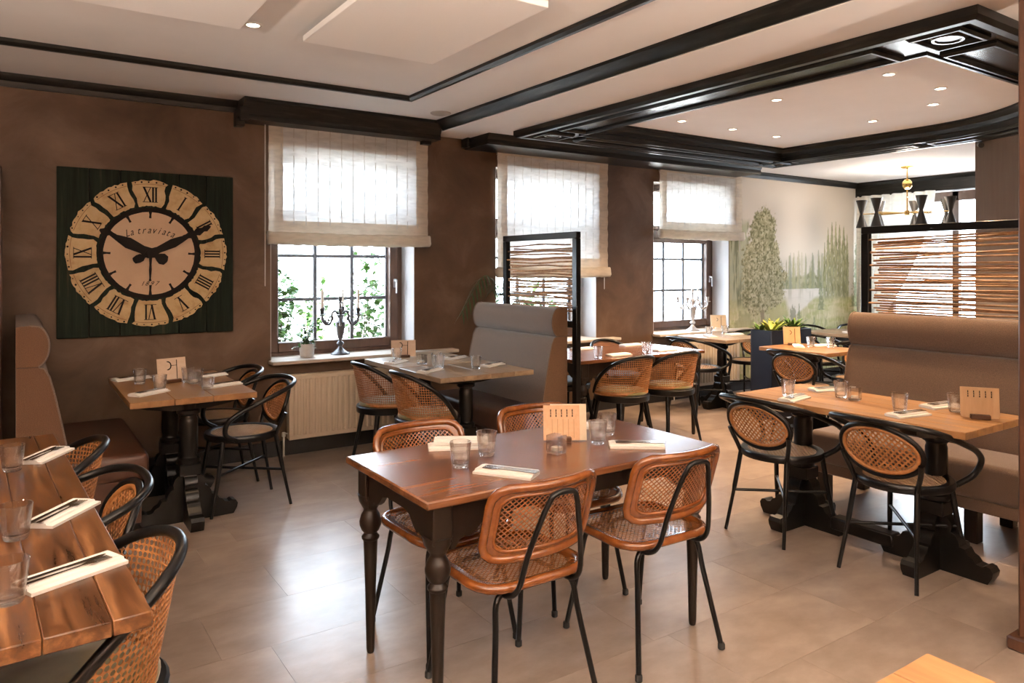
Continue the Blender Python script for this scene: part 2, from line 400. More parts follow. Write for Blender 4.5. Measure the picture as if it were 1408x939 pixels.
def rrect(w, h, r, n=5):
    pts = []
    for cx, cy, a0 in ((w / 2 - r, h / 2 - r, 0), (-w / 2 + r, h / 2 - r, 90), (-w / 2 + r, -h / 2 + r, 180), (w / 2 - r, -h / 2 + r, 270)):
        for k in range(n + 1):
            a = math.radians(a0 + 90 * k / n); pts.append((cx + r * math.cos(a), cy + r * math.sin(a)))
    return pts
def resample(pts, n, closed=True):
    P = [Vector(p) for p in pts]
    if closed: P.append(P[0])
    L = [0]
    for a, b in zip(P, P[1:]): L.append(L[-1] + (b - a).length)
    out = []
    for i in range(n):
        t = L[-1] * i / (n if closed else n - 1)
        for k in range(len(P) - 1):
            if L[k + 1] >= t - 1e-9:
                f = (t - L[k]) / max(L[k + 1] - L[k], 1e-9); out.append(P[k].lerp(P[k + 1], min(1, f))); break
    return out
def curve(pts, n=24, closed=False):
    # Catmull-Rom through points
    P = [Vector(p) for p in pts]; k = len(P); out = []
    segs = k if closed else k - 1
    per = max(2, n // segs)
    for i in range(segs):
        p0 = P[(i - 1) % k] if closed or i > 0 else P[i] * 2 - P[i + 1]
        p1 = P[i]; p2 = P[(i + 1) % k]
        p3 = P[(i + 2) % k] if closed or i + 2 < k else p2 * 2 - p1
        for j in range(per):
            t = j / per
            out.append(0.5 * ((2 * p1) + (p2 - p0) * t + (2 * p0 - 5 * p1 + 4 * p2 - p3) * t * t + (3 * p1 - p0 - 3 * p2 + p3) * t ** 3))
    if not closed: out.append(P[-1])
    return out
def inside_poly(x, y, poly):
    c = False; n = len(poly); j = n - 1
    for i in range(n):
        xi, yi = poly[i]; xj, yj = poly[j]
        if (yi > y) != (yj > y) and x < (xj - xi) * (y - yi) / (yj - yi) + xi: c = not c
        j = i
    return c
def cane(surf, x0, x1, y0, y1, pitch, inside, thick=0.003, hole=0.5, straight=False, diag=1.0):
    """woven cane: a lattice of round holes over surf(x, y)"""
    verts = {}; vl = []; fl = []
    def vid(i, j):
        k = (round(i * 4), round(j * 4))
        if k not in verts:
            verts[k] = len(vl); vl.append(surf(x0 + i * sx, y0 + j * sy))
        return verts[k]
    nx = max(2, round((x1 - x0) / pitch)); ny = max(2, round((y1 - y0) / pitch))
    sx = (x1 - x0) / nx; sy = (y1 - y0) / ny
    for i in range(nx + 1):
        for j in range(ny + 1):
            if straight:
                if i == nx or j == ny: continue
                ci, cj = i + 0.5, j + 0.5
                off = [(.5, 0), (.5, .5), (0, .5), (-.5, .5), (-.5, 0), (-.5, -.5), (0, -.5), (.5, -.5)]
                rr = hole * 0.72; dg = 1.0
            else:
                if (i + j) % 2: continue
                ci, cj = i, j
                off = [(1, 0), (.5, .5), (0, 1), (-.5, .5), (-1, 0), (-.5, -.5), (0, -1), (.5, -.5)]
                rr = hole; dg = diag
            if not all(inside(x0 + (ci + a * .9) * sx, y0 + (cj + b * .9) * sy) for a, b in off[::1]): continue
            outer = [vid(ci + a, cj + b) for a, b in off]
            inner = []
            for k in range(8):
                a = k * PI / 4; q = rr * (dg if k % 2 else 1)
                inner.append(len(vl)); vl.append(surf(x0 + (ci + q * math.cos(a)) * sx, y0 + (cj + q * math.sin(a)) * sy))
            for k in range(8):
                k2 = (k + 1) % 8
                fl.append((outer[k], outer[k2], inner[k2], inner[k]))
    bm = bmesh.new()
    bv = [bm.verts.new(v) for v in vl]
    for f in fl: bm.faces.new([bv[i] for i in f])
    bmesh.ops.recalc_face_normals(bm, faces=bm.faces[:])
    bmesh.ops.solidify(bm, geom=bm.faces[:], thickness=thick)
    mb = MB(); mb.bm(bm)
    return mb

# ================================================================== room shell
X0, X1, Y0, Y1 = -2.2, 10.0, -2.5, 5.9
ZC, ZS = 2.78, 2.69
floor = struct(MB().bb(X0, X1, Y0, Y1 + 0.02, -0.12, -0.006).build('floor', M['grout']), 'floor of large beige stone-look tiles')
# staggered tiles, each its own piece
TW, TD = 0.82, 0.41
tile_me = {}
offs = {0: .842, 1: .655, 2: 1.035, 3: .80, 4: 1.01}
row = 0
y = 2.95 - TD * 4
rows = []
yy = 2.95 - TD
k = 0
yb = yy
while yb > -0.6: yb -= TD; k -= 1
while yb < Y1 - 0.02:
    off = offs.get(k, 0.2 + 0.37 * ((k * 7) % 5))
    x = off - TW * math.ceil((off + 0.9) / TW)
    y1 = min(yb + TD, Y1 - 0.02)
    # only where the picture (or a step beside it) can see the floor
    while x < 9.9:
        xr = min(x + TW, 9.98)
        if xr > -0.7 and not (x > 7.4 and y1 < 3.2) and x < 3.2 + max(yb, 0) * 2.4:
            w, d = round(xr - x, 3), round(y1 - yb, 3)
            if (w, d) not in tile_me:
                tile_me[(w, d)] = MB().bb(-w / 2 + .0004, w / 2 - .0004, -d / 2 + .0004, d / 2 - .0004, -0.006, 0.0, 0.0003).mesh('tile', M['tile'])
            o = link_mesh('tile', tile_me[(w, d)], floor, ((x + xr) / 2, (yb + y1) / 2, random.uniform(-.0003, 0)))
        x += TW
    yb += TD; k += 1
MB().bb(X0, X1, Y0, -0.5, -0.006, -0.001).build('floor_finish', M['tile'], floor)
MB().bb(X0, -0.6, -0.5, Y1, -0.006, -0.001).build('floor_finish', M['tile'], floor)
MB().bb(3.4, X1, -0.5, 2.0, -0.006, -0.0012).build('floor_finish', M['tile'], floor)

# window wall with three openings
w = MB()
WY0, WY1 = Y1, Y1 + 0.42
SZ, TZ = 0.735, 2.46
xs = [X0] + [v for ab in WIN for v in ab] + [X1 + 0.4]
for i in range(0, len(xs), 2): w.bb(xs[i], xs[i + 1], WY0, WY1, 0, 3.0)
for a, b in WIN:
    w.bb(a, b, WY0, WY1, 0, SZ); w.bb(a, b, WY0, WY1, TZ, 3.0)
struct(w.build('wall_window', M['plaster']), 'brown mottled plaster wall with three deep windows')
# far wall with its window, opening Y 4.25..5.6
w = MB()
w.bb(X1, X1 + 0.42, 5.62, Y1, 0, 3.0); w.bb(X1, X1 + 0.42, 3.2, 4.2, 0, 3.0)
w.bb(X1, X1 + 0.42, 4.2, 5.62, 0, 0.5); w.bb(X1, X1 + 0.42, 4.2, 5.62, 2.5, 3.0)
struct(w.build('wall_far', M['white_paint']), 'pale far wall behind the chandelier')
struct(MB().bb(7.4, X1 + 0.42, Y0, 3.25, 0, 3.0).build('wall_right', M['pale_wall']), 'plain taupe wall block beside the right stick screen')
struct(MB().bb(X0 - 0.2, X0, Y0, Y1 + 0.4, 0, 3.0).build('wall_left', M['plaster']))
struct(MB().bb(X0 - 0.2, 7.5, Y0 - 0.2, Y0, 0, 3.0).build('wall_back', M['plaster']))
struct(MB().bb(-0.5, -0.064, 5.45, 5.62, 0, 2.12, .006).build('trim_1', M['brown_wood']), 'brown wooden partition edge at the far left')

# ceiling: a slab and the dropped soffit with its recess
ceil = struct(MB().bb(X0, X1 + 0.4, Y0, Y1 + 0.4, ZC, ZC + 0.15).build('ceiling', M['ceiling']), 'warm white ceiling')
NA = 22
arc = [(-PI / 2 + PI / 2 * k / NA) for k in range(NA + 1)]
inner = [(4.10, 4.98), (4.10, 2.05)] + [(5.5 + 1.40 * math.cos(a), 3.45 + 1.40 * math.sin(a)) for a in arc] + [(6.90, 4.98)]
outer = [(3.63, 5.27), (3.63, 1.60)] + [(5.5 + (1.85 - .2 * k / NA) * math.cos(a), 3.45 + (1.85 - .2 * k / NA) * math.sin(a)) for k, a in enumerate(arc)] + [(7.15, 5.27)]
from mathutils.geometry import tessellate_polygon
rim = [(3.13, Y0), (X1, Y0), (X1, Y1), (3.13, Y1)]
allp = rim + inner
tris = tessellate_polygon([[Vector((*p, 0)) for p in rim], [Vector((*p, 0)) for p in inner]])
m = MB().add([(x, y, ZS) for x, y in allp], [tuple(t) for t in tris])
m.bb(3.10, 3.13, Y0, Y1, ZS, ZC - .001)
struct(m.build('ceiling_soffit', M['ceiling'], ceil), 'dropped white soffit around the recess')

# ceiling mouldings
def crown(n, prof, path, label, closed=False, parent=None):
    return struct(MB().sweep(prof, path, closed).build(n, M['dark_trim'], parent, angle=30), label)
crown('trim_2', [(0, ZC), (0, ZC - .085), (.02, ZC - .085), (.028, ZC - .05), (.05, ZC - .03), (.06, ZC)],
      [(1.42, Y1), (X0, Y1)], 'dark crown moulding above the clock wall')
# cornice box over window 1
m = MB()
m.prism([(Y1, 2.62), (Y1 - .20, 2.62), (Y1 - .205, 2.64), (Y1 - .20, 2.66), (Y1 - .215, 2.70), (Y1 - .235, 2.74), (Y1 - .25, 2.755), (Y1 - .25, ZC), (Y1, ZC)],
        1.42, 3.10, lambda a, b, d: (d, a, b))
struct(m.build('trim_3', M['dark_trim'], angle=30), 'dark cornice box over the window beside the clock')
MB().prism([(0, 0), (.09, 0), (.10, .05), (.16, .06), (.19, .02), (.22, .02), (.22, .12), (0, .12)], 1.40, 1.46, lambda a, b, d: (d, Y1 - a, 2.585 + b)).build('bracket', M['dark_trim'], bpy.data.objects['trim_3'])
MB().bb(2.98, 3.06, Y1 - .10, Y1, 2.59, 2.62).build('bracket', M['dark_trim'], bpy.data.objects['trim_3'])
# step between the two ceiling levels
crown('trim_4', [(0, ZC), (0, ZC - .085), (.012, ZC - .085), (.02, ZC - .06), (.045, ZC - .035), (.065, ZC - .018), (.07, ZC)],
      [(3.10, Y0), (3.10, Y1 - .25)], 'dark moulding along the step in the ceiling')
# rectangular moulding frame on the left ceiling
crown('trim_5', [(-.03, ZC), (-.03, ZC - .02), (-.012, ZC - .035), (.012, ZC - .035), (.03, ZC - .02), (.03, ZC)],
      [(X0 + .01, 4.99), (2.46, 4.99), (2.46, Y0 + .01)], 'dark moulding frame on the left ceiling')
# cornice box over windows 2 and 3
m = MB()
m.prism([(Y1, 2.595), (5.50, 2.595), (5.495, 2.62), (5.50, 2.64), (5.485, 2.66), (5.475, ZS), (Y1, ZS)], 3.46, 7.24, lambda a, b, d: (d, a, b))
struct(m.build('trim_6', M['dark_trim'], angle=30), 'long dark cornice box over the middle and far windows')
MB().bb(3.42, 3.46, Y1 - .12, Y1, 2.60, ZS, .01).build('bracket', M['dark_trim'], bpy.data.objects['trim_6'])
crown('trim_7', [(0, ZS), (0, ZS - .075), (.02, ZS - .075), (.03, ZS - .04), (.06, ZS - .015), (.06, ZS)],
      [(X1, Y1), (7.24, Y1)], 'dark crown moulding above the landscape mural')
m = MB().prism([(X1, ZS - .2), (X1 - .14, ZS - .2), (X1 - .14, ZS - .05), (X1 - .18, ZS - .02), (X1 - .18, ZS), (X1, ZS)], 3.25, Y1, lambda a, b, d: (a, d, b))
struct(m.build('trim_8', M['dark_trim'], angle=30), 'deep dark cornice over the far window')
# dark panelled frame around the ceiling recess
def lerp_path(t, i0=0, i1=None):
    i1 = len(inner) if i1 is None else i1
    return [tuple(Vector(a).lerp(Vector(b), t)) for a, b in zip(inner[i0:i1], outer[i0:i1])]
n = len(inner)
fr = MB()
vs = []; fs = []
ZF = ZS - .03
for p, q in zip(inner, outer):
    vs += [(*p, ZF), (*q, ZF), (*q, ZS), (*p, ZS)]
for i in range(n):
    j = (i + 1) % n
    for k in range(4): fs.append((i * 4 + k, j * 4 + k, j * 4 + (k + 1) % 4, i * 4 + (k + 1) % 4))
fr.add(vs, fs)
# close the window-side run: the last and first points are joined above
frame = struct(fr.build('trim_9', M['dark_panel'], angle=30), 'dark panelled wooden frame around the ceiling recess')
MB().sweep([(-.03, ZS), (-.03, ZF - .01), (-.01, ZF - .03), (.03, ZF - .03), (.05, ZF - .012), (.055, ZF), (.055, ZS)], outer, True).build('outer_moulding', M['dark_trim'], frame, 30)
MB().sweep([(-.015, ZF - .012), (.004, ZF - .012), (.006, ZF + .03), (.022, ZF + .036), (.03, ZF + .07), (.065, ZF + .095), (.085, ZF + .1), (.085, ZC), (-.015, ZC)], inner, True).build('crown_moulding', M['dark_trim'], frame, 30)
def panel_loop(path):
    pr = [(-.018, ZF), (-.018, ZF - .012), (-.006, ZF - .026), (.008, ZF - .026), (.018, ZF - .01), (.018, ZF)]
    MB().sweep(pr, path, True).build('panel_moulding', M['dark_trim'], frame, 30)
def inset_rect(x0, x1, y0, y1): return [(x0, y1), (x0, y0), (x1, y0), (x1, y1)]
panel_loop(inset_rect(3.76, 4.04, 2.16, 4.84))
a = lerp_path(.70, 2, n - 1); b = lerp_path(.14, 2, n - 1)
panel_loop([(4.16, 1.735), (5.2, 1.735)] + a[1:] + [(6.97, 4.82)] [:0] + b[::-1][:-1] + [(5.2, 1.98), (4.16, 1.98)])
panel_loop(inset_rect(4.2, 6.8, 5.03, 5.19)); panel_loop(inset_rect(6.95, 7.07, 3.6, 4.88))
for cx, cy, sx, sy in ((3.88, 1.83, .27, .23), (3.88, 5.10, .27, .2), (7.02, 5.11, .2, .2)):
    panel_loop(inset_rect(cx - sx / 2, cx + sx / 2, cy - sy / 2, cy + sy / 2))
    r = MB().lathe([(.001, -.014), (.6, -.014), (.66, -.02), (.8, -.02), (.88, -.012), (1.0, -.008), (1.0, 0)], 28)
    r.v = [(cx + x * sx * .38, cy + y * sy * .38, ZF + z) for x, y, z in r.v]
    r.build('rosette', M['dark_panel'], frame, 30)
# acoustic panels hanging below the left ceiling
for i, (a, b, c_, d, lb) in enumerate(((1.27, 2.045, 2.72, 3.86, 'white acoustic ceiling panel nearer the ceiling step'),
                                      (.17, .94, 2.70, 3.84, 'white acoustic ceiling panel above the left plank table'))):
    p = thing('acoustic_panel', lb, 'ceiling panel', ((a + b) / 2, (c_ + d) / 2, 2.70), 0, 'hanging acoustic panels')
    w_, d_ = (b - a) / 2, (d - c_) / 2
    MB().bb(-w_, w_, -d_, d_, 0, .035, .003).build('panel', M['panel_white'], p)
    for sx in (-1, 1):
        MB().bb(sx * w_ * .6 - .02, sx * w_ * .6 + .02, -d_ * .7, d_ * .7, .035, .0802).build('mounting_rail', M['plastic_white'], p)
# round ceiling loudspeaker
o = MB().lathe([(.001, 0), (.075, 0), (.08, .004), (.085, .006), (.085, .012)], 24).build('ceiling_loudspeaker', M['speaker'], loc=(2.92, 5.37, ZC - .0115))
tag(o, 'round grey loudspeaker grille set flush in the ceiling by the cornice', 'loudspeaker')

# downlights
def downlight(x, y, z, label, watts=SPOT_W, ang=115, group='recessed ceiling spotlights'):
    t = thing('ceiling_spotlight', label, 'ceiling light', (x, y, z), 0, group)
    MB().lathe([(.032, 0), (.034, -.006), (.044, -.006), (.047, -.002), (.047, 0)], 20, ring=True).build('trim_ring', M['plastic_white'], t)
    MB().lathe([(.001, -.002), (.031, -.0035), (.033, 0)], 20).build('bulb', M['bulb'], t)
    l = bpy.data.lights.new('spotlight_beam', 'SPOT'); l.energy = watts; l.color = WARM
    l.spot_size = math.radians(ang); l.spot_blend = 0.7; l.shadow_soft_size = 0.04
    o = bpy.data.objects.new('spotlight_beam', l); C.objects.link(o); o.parent = t; o.location = (0, 0, -.03)
RS = [((4.82, 4.48), 'recess spotlight first from the stick screen in the row by the windows'), ((5.49, 4.48), 'recess spotlight in the middle of the row by the windows'),
      ((6.15, 4.49), 'recess spotlight at the mural end of the row by the windows'), ((4.81, 3.51), 'recess spotlight halfway along the straight dark panel'),
      ((6.20, 3.55), 'recess spotlight by itself beside the curved dark moulding'), ((4.79, 2.63), 'largest looking recess spotlight, nearest the round rosette'),
      ((5.96, 2.92), 'recess spotlight of the close pair, the one nearer the curved moulding'), ((5.47, 2.63), 'recess spotlight of the close pair, the one nearer the rosette')]
for (x, y), lb in RS: downlight(x, y, ZC, lb)
downlight(1.04, 3.97, ZC, 'ceiling spotlight between the two white acoustic panels', ROOM_W)
for x, y, lb in ((-1.0, 2.6, 'over the rustic left table'), (-0.9, 0.4, 'over the near left corner'), (1.05, 1.2, 'over the near oak table'), (2.75, 1.1, 'by the ceiling step and column'),
                 (2.75, -.9, 'by the ceiling step at the back wall'), (.6, -1.2, 'behind the viewer'), (5.0, .4, 'over the near end of the brown banquette')):
    downlight(x, y, ZS if x > 3.2 else ZC, 'added out of frame fill spotlight ' + lb, ROOM_W)  # extra unseen spotlights, added to make the near end brighter

# unseen bowl uplighters added at the near end to brighten the ceiling
def uplighter(x, y, rz, label):
    t = thing('added_uplighter', label, 'added fill lamp', (x, y, 1.45), rz, 'unseen added uplighters')
    MB().lathe([(.001, -.07), (.05, -.06), (.10, -.02), (.125, .04), (.118, .04), (.09, -.01), (.04, -.045), (.001, -.05)], 20, (0, .14, 0)).build('bowl', M['white_paint'], t)
    MB().bb(-.05, .05, 0, .02, -.06, .06, .004).bb(-.015, .015, .015, .06, -.03, 0).build('bracket', M['black_metal'], t)
    l = bpy.data.lights.new('ceiling_fill', 'SPOT'); l.energy = UP_W; l.color = WARM2; l.spot_size = math.radians(168); l.spot_blend = .35; l.shadow_soft_size = .06
    o = bpy.data.objects.new('ceiling_fill', l); C.objects.link(o); o.parent = t; o.location = (0, .14, .05); o.rotation_euler = (PI, 0, 0)
for x, y, rz, lb in ((-.9, Y0, 0, 'left one'), (1.0, Y0, 0, 'middle one'), (2.7, Y0, 0, 'right one'), (X0, .4, -PI / 2, 'left wall one')):
    uplighter(x, y, rz, 'unseen uplighter added to brighten the ceiling, ' + lb)

# ================================================================== windows
def window(nm, x0, x1, label, handle=True):
    FY0, FY1 = 6.15, 6.23
    z0, z1 = .745, 2.46
    m = MB()
    m.bb(x0, x0 + .05, FY0, FY1, z0, z1, .004).bb(x1 - .05, x1, FY0, FY1, z0, z1, .004)
    m.bb(x0 + .05, x1 - .05, FY0, FY1, z0, z0 + .05, .004).bb(x0 + .05, x1 - .05, FY0, FY1, z1 - .05, z1, .004)
    r = struct(m.build(nm, M['window_wood']), label)
    MB().bb(x0 + .05, x1 - .05, FY0 - .01, FY1, 1.84, 1.94, .006).build('transom', M['window_wood'], r)
    panes_mesh = {}
    for a, b, sash in ((z0 + .05, 1.84, 'sash'), (1.94, z1 - .05, 'fanlight_sash')):
        w_ = .08 if sash == 'sash' else .05
        xa, xb = x0 + .05, x1 - .05
        m = MB()
        m.bb(xa, xa + w_, FY0 - .02, FY1 - .01, a, b, .006).bb(xb - w_, xb, FY0 - .02, FY1 - .01, a, b, .006)
        m.bb(xa + w_, xb - w_, FY0 - .02, FY1 - .01, a, a + w_, .006).bb(xa + w_, xb - w_, FY0 - .02, FY1 - .01, b - w_ * .6, b, .006)
        m.build(sash, M['window_wood'], r)
        ga, gb = xa + w_, xb - w_
        za, zb = a + w_, b - w_ * .6
        xsn = [ga + (gb - ga) * k / 3 for k in range(4)]
        zsn = [za, 1.23, 1.60, zb] if sash == 'sash' else [za, zb]
        for k in (1, 2): MB().bb(xsn[k] - .015, xsn[k] + .015, FY1 - .035, FY1 - .012, za, zb, .003).build('glazing_bar', M['grey_bar'], r)
        for z in zsn[1:-1]: MB().bb(ga, gb, FY1 - .033, FY1 - .014, z - .014, z + .014, .003).build('glazing_bar', M['grey_bar'], r)
        MB().bb(ga - .001, ga + .018, FY1 - .04, FY1 - .012, za, zb).bb(gb - .018, gb + .001, FY1 - .04, FY1 - .012, za, zb).build('glazing_strip', M['grey_bar'], r)
        for i in range(3):
            for j in range(len(zsn) - 1):
                w2, h2 = (xsn[i + 1] - xsn[i]) / 2, (zsn[j + 1] - zsn[j]) / 2
                key = (round(w2, 3), round(h2, 3))
                if key not in panes_mesh: panes_mesh[key] = MB().bb(-w2, w2, -.002, .002, -h2, h2).mesh('pane', M['pane'])
                link_mesh('pane', panes_mesh[key], r, ((xsn[i] + xsn[i + 1]) / 2, FY1 - .023, (zsn[j] + zsn[j + 1]) / 2))
    # lever handle on the right stile
    hx = x1 - .085
    m = MB().bb(hx - .014, hx + .014, FY0 - .032, FY0 - .02, 1.32, 1.40, .004)
    m.tube([(hx, FY0 - .03, 1.385), (hx, FY0 - .065, 1.385), (hx - .002, FY0 - .068, 1.375), (hx, FY0 - .066, 1.27)], .009, 8)
    m.build('handle', M['silver'], r, label='pale metal lever handle')
    for xr in (x0, x1):
        s = 1 if xr == x0 else -1
        MB().bb(min(xr, xr + s * .006), max(xr, xr + s * .006), Y1 + .0, 6.15, .766, 2.46).build('reveal', M['reveal'], r)
    return r
W1 = window('window_1', *WIN[0], 'brown framed casement window beside the clock, with grey glazing bars')
W2 = window('window_2', *WIN[1], 'brown framed middle window, mostly behind its blind')
W3 = window('window_3', *WIN[2], 'brown framed window next to the mural')
def sill(win, x0, x1):
    m = MB().bb(x0 + .002, x0 + 1.26, Y1 - .02, 6.15, .736, .765)
    m.bb(x0 - .02, x1, 5.77, 5.899, .736, .765, .006)
    m.build('window_sill', M['sill'], win, label='pale stone window sill')
sill(W1, 1.68, 3.33); sill(W2, 3.80, 5.30); sill(W3, 5.89, 7.50)
# far window with two wooden posts
m = MB()
for a, b in ((4.2, 4.28), (4.68, 4.76), (5.54, 5.62)): m.bb(10.2, 10.28, a, b, .5, 2.5, .004)
m.bb(10.2, 10.28, 4.2, 5.62, 2.38, 2.5, .004).bb(10.2, 10.28, 4.2, 5.62, .5, .6, .004)
W4 = struct(m.build('window_4', M['window_wood']), 'far window behind the right stick screen')
for a, b in ((4.28, 4.68), (4.76, 5.54)): MB().bb(10.235, 10.24, a, b, .6, 2.38).build('pane', M['pane'], W4)
MB().bb(10.19, 10.27, 4.28, 5.54, 1.0, 1.04, .003).build('glazing_bar', M['window_wood'], W4)
MB().bb(9.86, 10.2, 4.2, 5.62, .47, .5, .004).build('window_sill', M['sill'], W4)

# ------------------------------------------------------------------ roman blinds
def blind(x0, x1, zt, zb, y, label, cord_left):
    t = thing('roman_blind', label, 'blind', ((x0 + x1) / 2, y, zb), 0, 'roman blinds at the windows')
    hw = (x1 - x0) / 2; H = zt - zb
    def sheet(xa, xb, za, zbb, dy, amp, nx=26, nz=46):
        vs = []; fs = []
        for j in range(nz + 1):
            for i in range(nx + 1):
                x = xa + (xb - xa) * i / nx; z = za + (zbb - za) * j / nz
                ph = math.sin(x * 7.3 + z * 3) * 1.3
                yy = dy + amp * (math.sin(z * 52 + ph) + .6 * math.sin(z * 27 + x * 9))
                vs.append((x, yy, z))
        for j in range(nz):
            for i in range(nx):
                a = j * (nx + 1) + i; fs.append((a, a + 1, a + nx + 2, a + nx + 1))
        return MB().add(vs, fs)
    o = sheet(-hw + .05, hw - .05, .07, H, 0, .0045).build('cloth', M['sheer'], t, 180)
    for s in (-1, 1):
        sheet(min(s * hw, s * (hw - .115)), max(s * hw, s * (hw - .115)), .05, H, -.006, .0035, 6).build('side_band', M['sheer_band'], t, 180)
    sheet(-hw + .115, hw - .115, .05, .19, -.008, .004, 26, 10).build('foot_band', M['sheer_band'], t, 180)
    MB().bb(-hw, hw, -.012, .008, H - .035, H).build('heading_band', M['sheer_band'], t)
    k = int((x1 - x0) / .098)
    sm = sheet(-.004, .004, .07, H - .03, -.004, .003, 1).mesh('seam', M['seam'], 180)
    for i in range(1, k): link_mesh('seam', sm, t, (-hw + (x1 - x0) * i / k, 0, 0))
    # gathered fold along the foot
    rr = random.Random(int(x0 * 100))
    m = MB(); vs = []; fs = []; NX, NA_ = 40, 12
    for i in range(NX + 1):
        x = -hw - .01 + (2 * hw + .02) * i / NX
        a_, b_ = .034 * rr.uniform(.85, 1.15), .052 * rr.uniform(.93, 1.07)
        sag = .008 * math.sin(PI * i / NX)
        for j in range(NA_):
            an = 2 * PI * j / NA_
            vs.append((x, -.02 + a_ * math.cos(an) * (1 + .2 * math.sin(3 * an + i)), .05 - sag + b_ * math.sin(an)))
    for i in range(NX):
        for j in range(NA_):
            j2 = (j + 1) % NA_
            fs.append((i * NA_ + j, (i + 1) * NA_ + j, (i + 1) * NA_ + j2, i * NA_ + j2))
    fs.append(tuple(range(NA_))); fs.append(tuple(NX * NA_ + j for j in range(NA_)))
    m.add(vs, fs).build('bottom_fold', M['sheer_band'], t, 180)
    cx = -hw - .03 if cord_left else hw - .06
    if cord_left: MB().tube([(cx, -.02, H), (cx, -.02, -.33)], .004, 6).build('pull_cord', M['plastic_white'], t)
    else:
        MB().tube([(cx, -.02, .05), (cx, -.02, -.13)], .003, 6).build('pull_cord', M['plastic_white'], t)
    MB().bb(-hw, hw, -.002, .02, H - .004, H + .035).build('head_rail', M['plastic_white'], t)
blind(1.655, 3.06, 2.66, 1.685, 5.872, 'sheer white roman blind beside the clock, drawn halfway down', True)
blind(3.80, 5.19, 2.61, 1.405, 5.872, 'longest sheer roman blind, hanging behind the left stick screen', False)
blind(5.955, 7.36, 2.61, 1.83, 5.872, 'short sheer roman blind next to the mural', False)

# tied curtain and sheer at the far window
def curtain(name, label, y0, y1, x, zt, zb, mat, tie=None):
    vs = []; fs = []; NY, NZ = 48, 30
    for j in range(NZ + 1):
        f = j / NZ; z = zt + (zb - zt) * f
        for i in range(NY + 1):
            g = i / NY
            ya = y0
            if tie:
                yb_, zt_ = tie
                q = (zt - z) / (zt - zt_)
                ya = y0 + (yb_ - y0) * (min(q, 1) ** 1.6) if q <= 1 else yb_ - (q - 1) * .15
            yy = y1 + (ya - y1) * g
            vs.append((x + .03 * math.sin(g * 46) + .01 * math.sin(g * 17 + z * 3), yy, z))
    for j in range(NZ):
        for i in range(NY):
            a = j * (NY + 1) + i; fs.append((a, a + 1, a + NY + 2, a + NY + 1))
    o = MB().add(vs, fs).build(name, mat, None, 180)
    tag(o, label, 'curtain')
curtain('patterned_curtain', 'pale patterned curtain drawn aside at the far window', 4.80, 5.86, 9.83, 2.50, .3, M['curtain'], (5.45, .9))

# radiators
def radiator(x0, x1, z0, z1, label):
    t = thing('radiator', label, 'radiator', ((x0 + x1) / 2, Y1, 0), 0, 'panel radiators under the windows')
    hw = (x1 - x0) / 2; n = round((x1 - x0) / .05)
    prof = []
    for i in range(n):
        a = -hw + .03 + (2 * hw - .06) * i / n; d = (2 * hw - .06) / n
        prof += [(a + d * .12, -.085), (a + d * .3, -.097), (a + d * .7, -.097), (a + d * .88, -.085)]
    prof = [(-hw + .03, -.085)] + prof + [(hw - .03, -.085), (hw - .03, -.075), (-hw + .03, -.075)]
    MB().prism(prof, z0 + .035, z1 - .035).build('ribbed_panel', M['radiator'], t, 20)
    m = MB().bb(-hw, hw, -.092, -.074, z1 - .04, z1, .006).bb(-hw, hw, -.092, -.074, z0, z0 + .04, .006)
    m.bb(-hw, -hw + .035, -.09, -.074, z0, z1, .004).bb(hw - .035, hw, -.09, -.074, z0, z1, .004)
    m.build('face_frame', M['radiator'], t)
    m = MB().bb(-hw, -hw + .006, -.085, -.03, z0 + .01, z1 - .01).bb(hw - .006, hw, -.085, -.03, z0 + .01, z1 - .01)
    m.bb(-hw, hw, -.08, -.03, z1 - .006, z1 + .002)
    m.build('grille_and_sides', M['radiator'], t)
    MB().bb(-hw + .01, hw - .01, -.04, -.028, z0 + .02, z1 - .02).bb(-hw * .7 - .02, -hw * .7 + .02, -.03, 0.003, z0 + .1, z1 - .1).bb(hw * .7 - .02, hw * .7 + .02, -.03, 0.003, z0 + .1, z1 - .1).build('back_panel', M['radiator'], t)
    m = MB().tube([(-hw - .03, -.05, 0.001), (-hw - .03, -.05, z0 + .05), (-hw + .001, -.05, z0 + .05)], .008, 8)
    m.lathe([(.016, 0), (.016, .03), (.012, .034), (.001, .034)], 10, (-hw - .03, -.05, z0 + .03))
    m.build('valve_pipe', M['plastic_white'], t)
radiator(1.80, 3.0, .13, .645, 'cream ribbed radiator under the window beside the clock')
radiator(6.2, 7.25, .13, .645, 'cream ribbed radiator under the far window next to the mural')
def base(nm, *bb):
    return struct(MB().bb(*bb, .004).build(nm, M['skirting']), 'dark skirting board')
base('baseboard_window', X0, X1 - .0, Y1 - .02, Y1 + .0, 0, .12)
base('baseboard_far', X1 - .02, X1, 3.26, Y1 - .02, 0, .12)
base('baseboard_right', 7.38, 7.4, .5, 3.25, 0, .12)

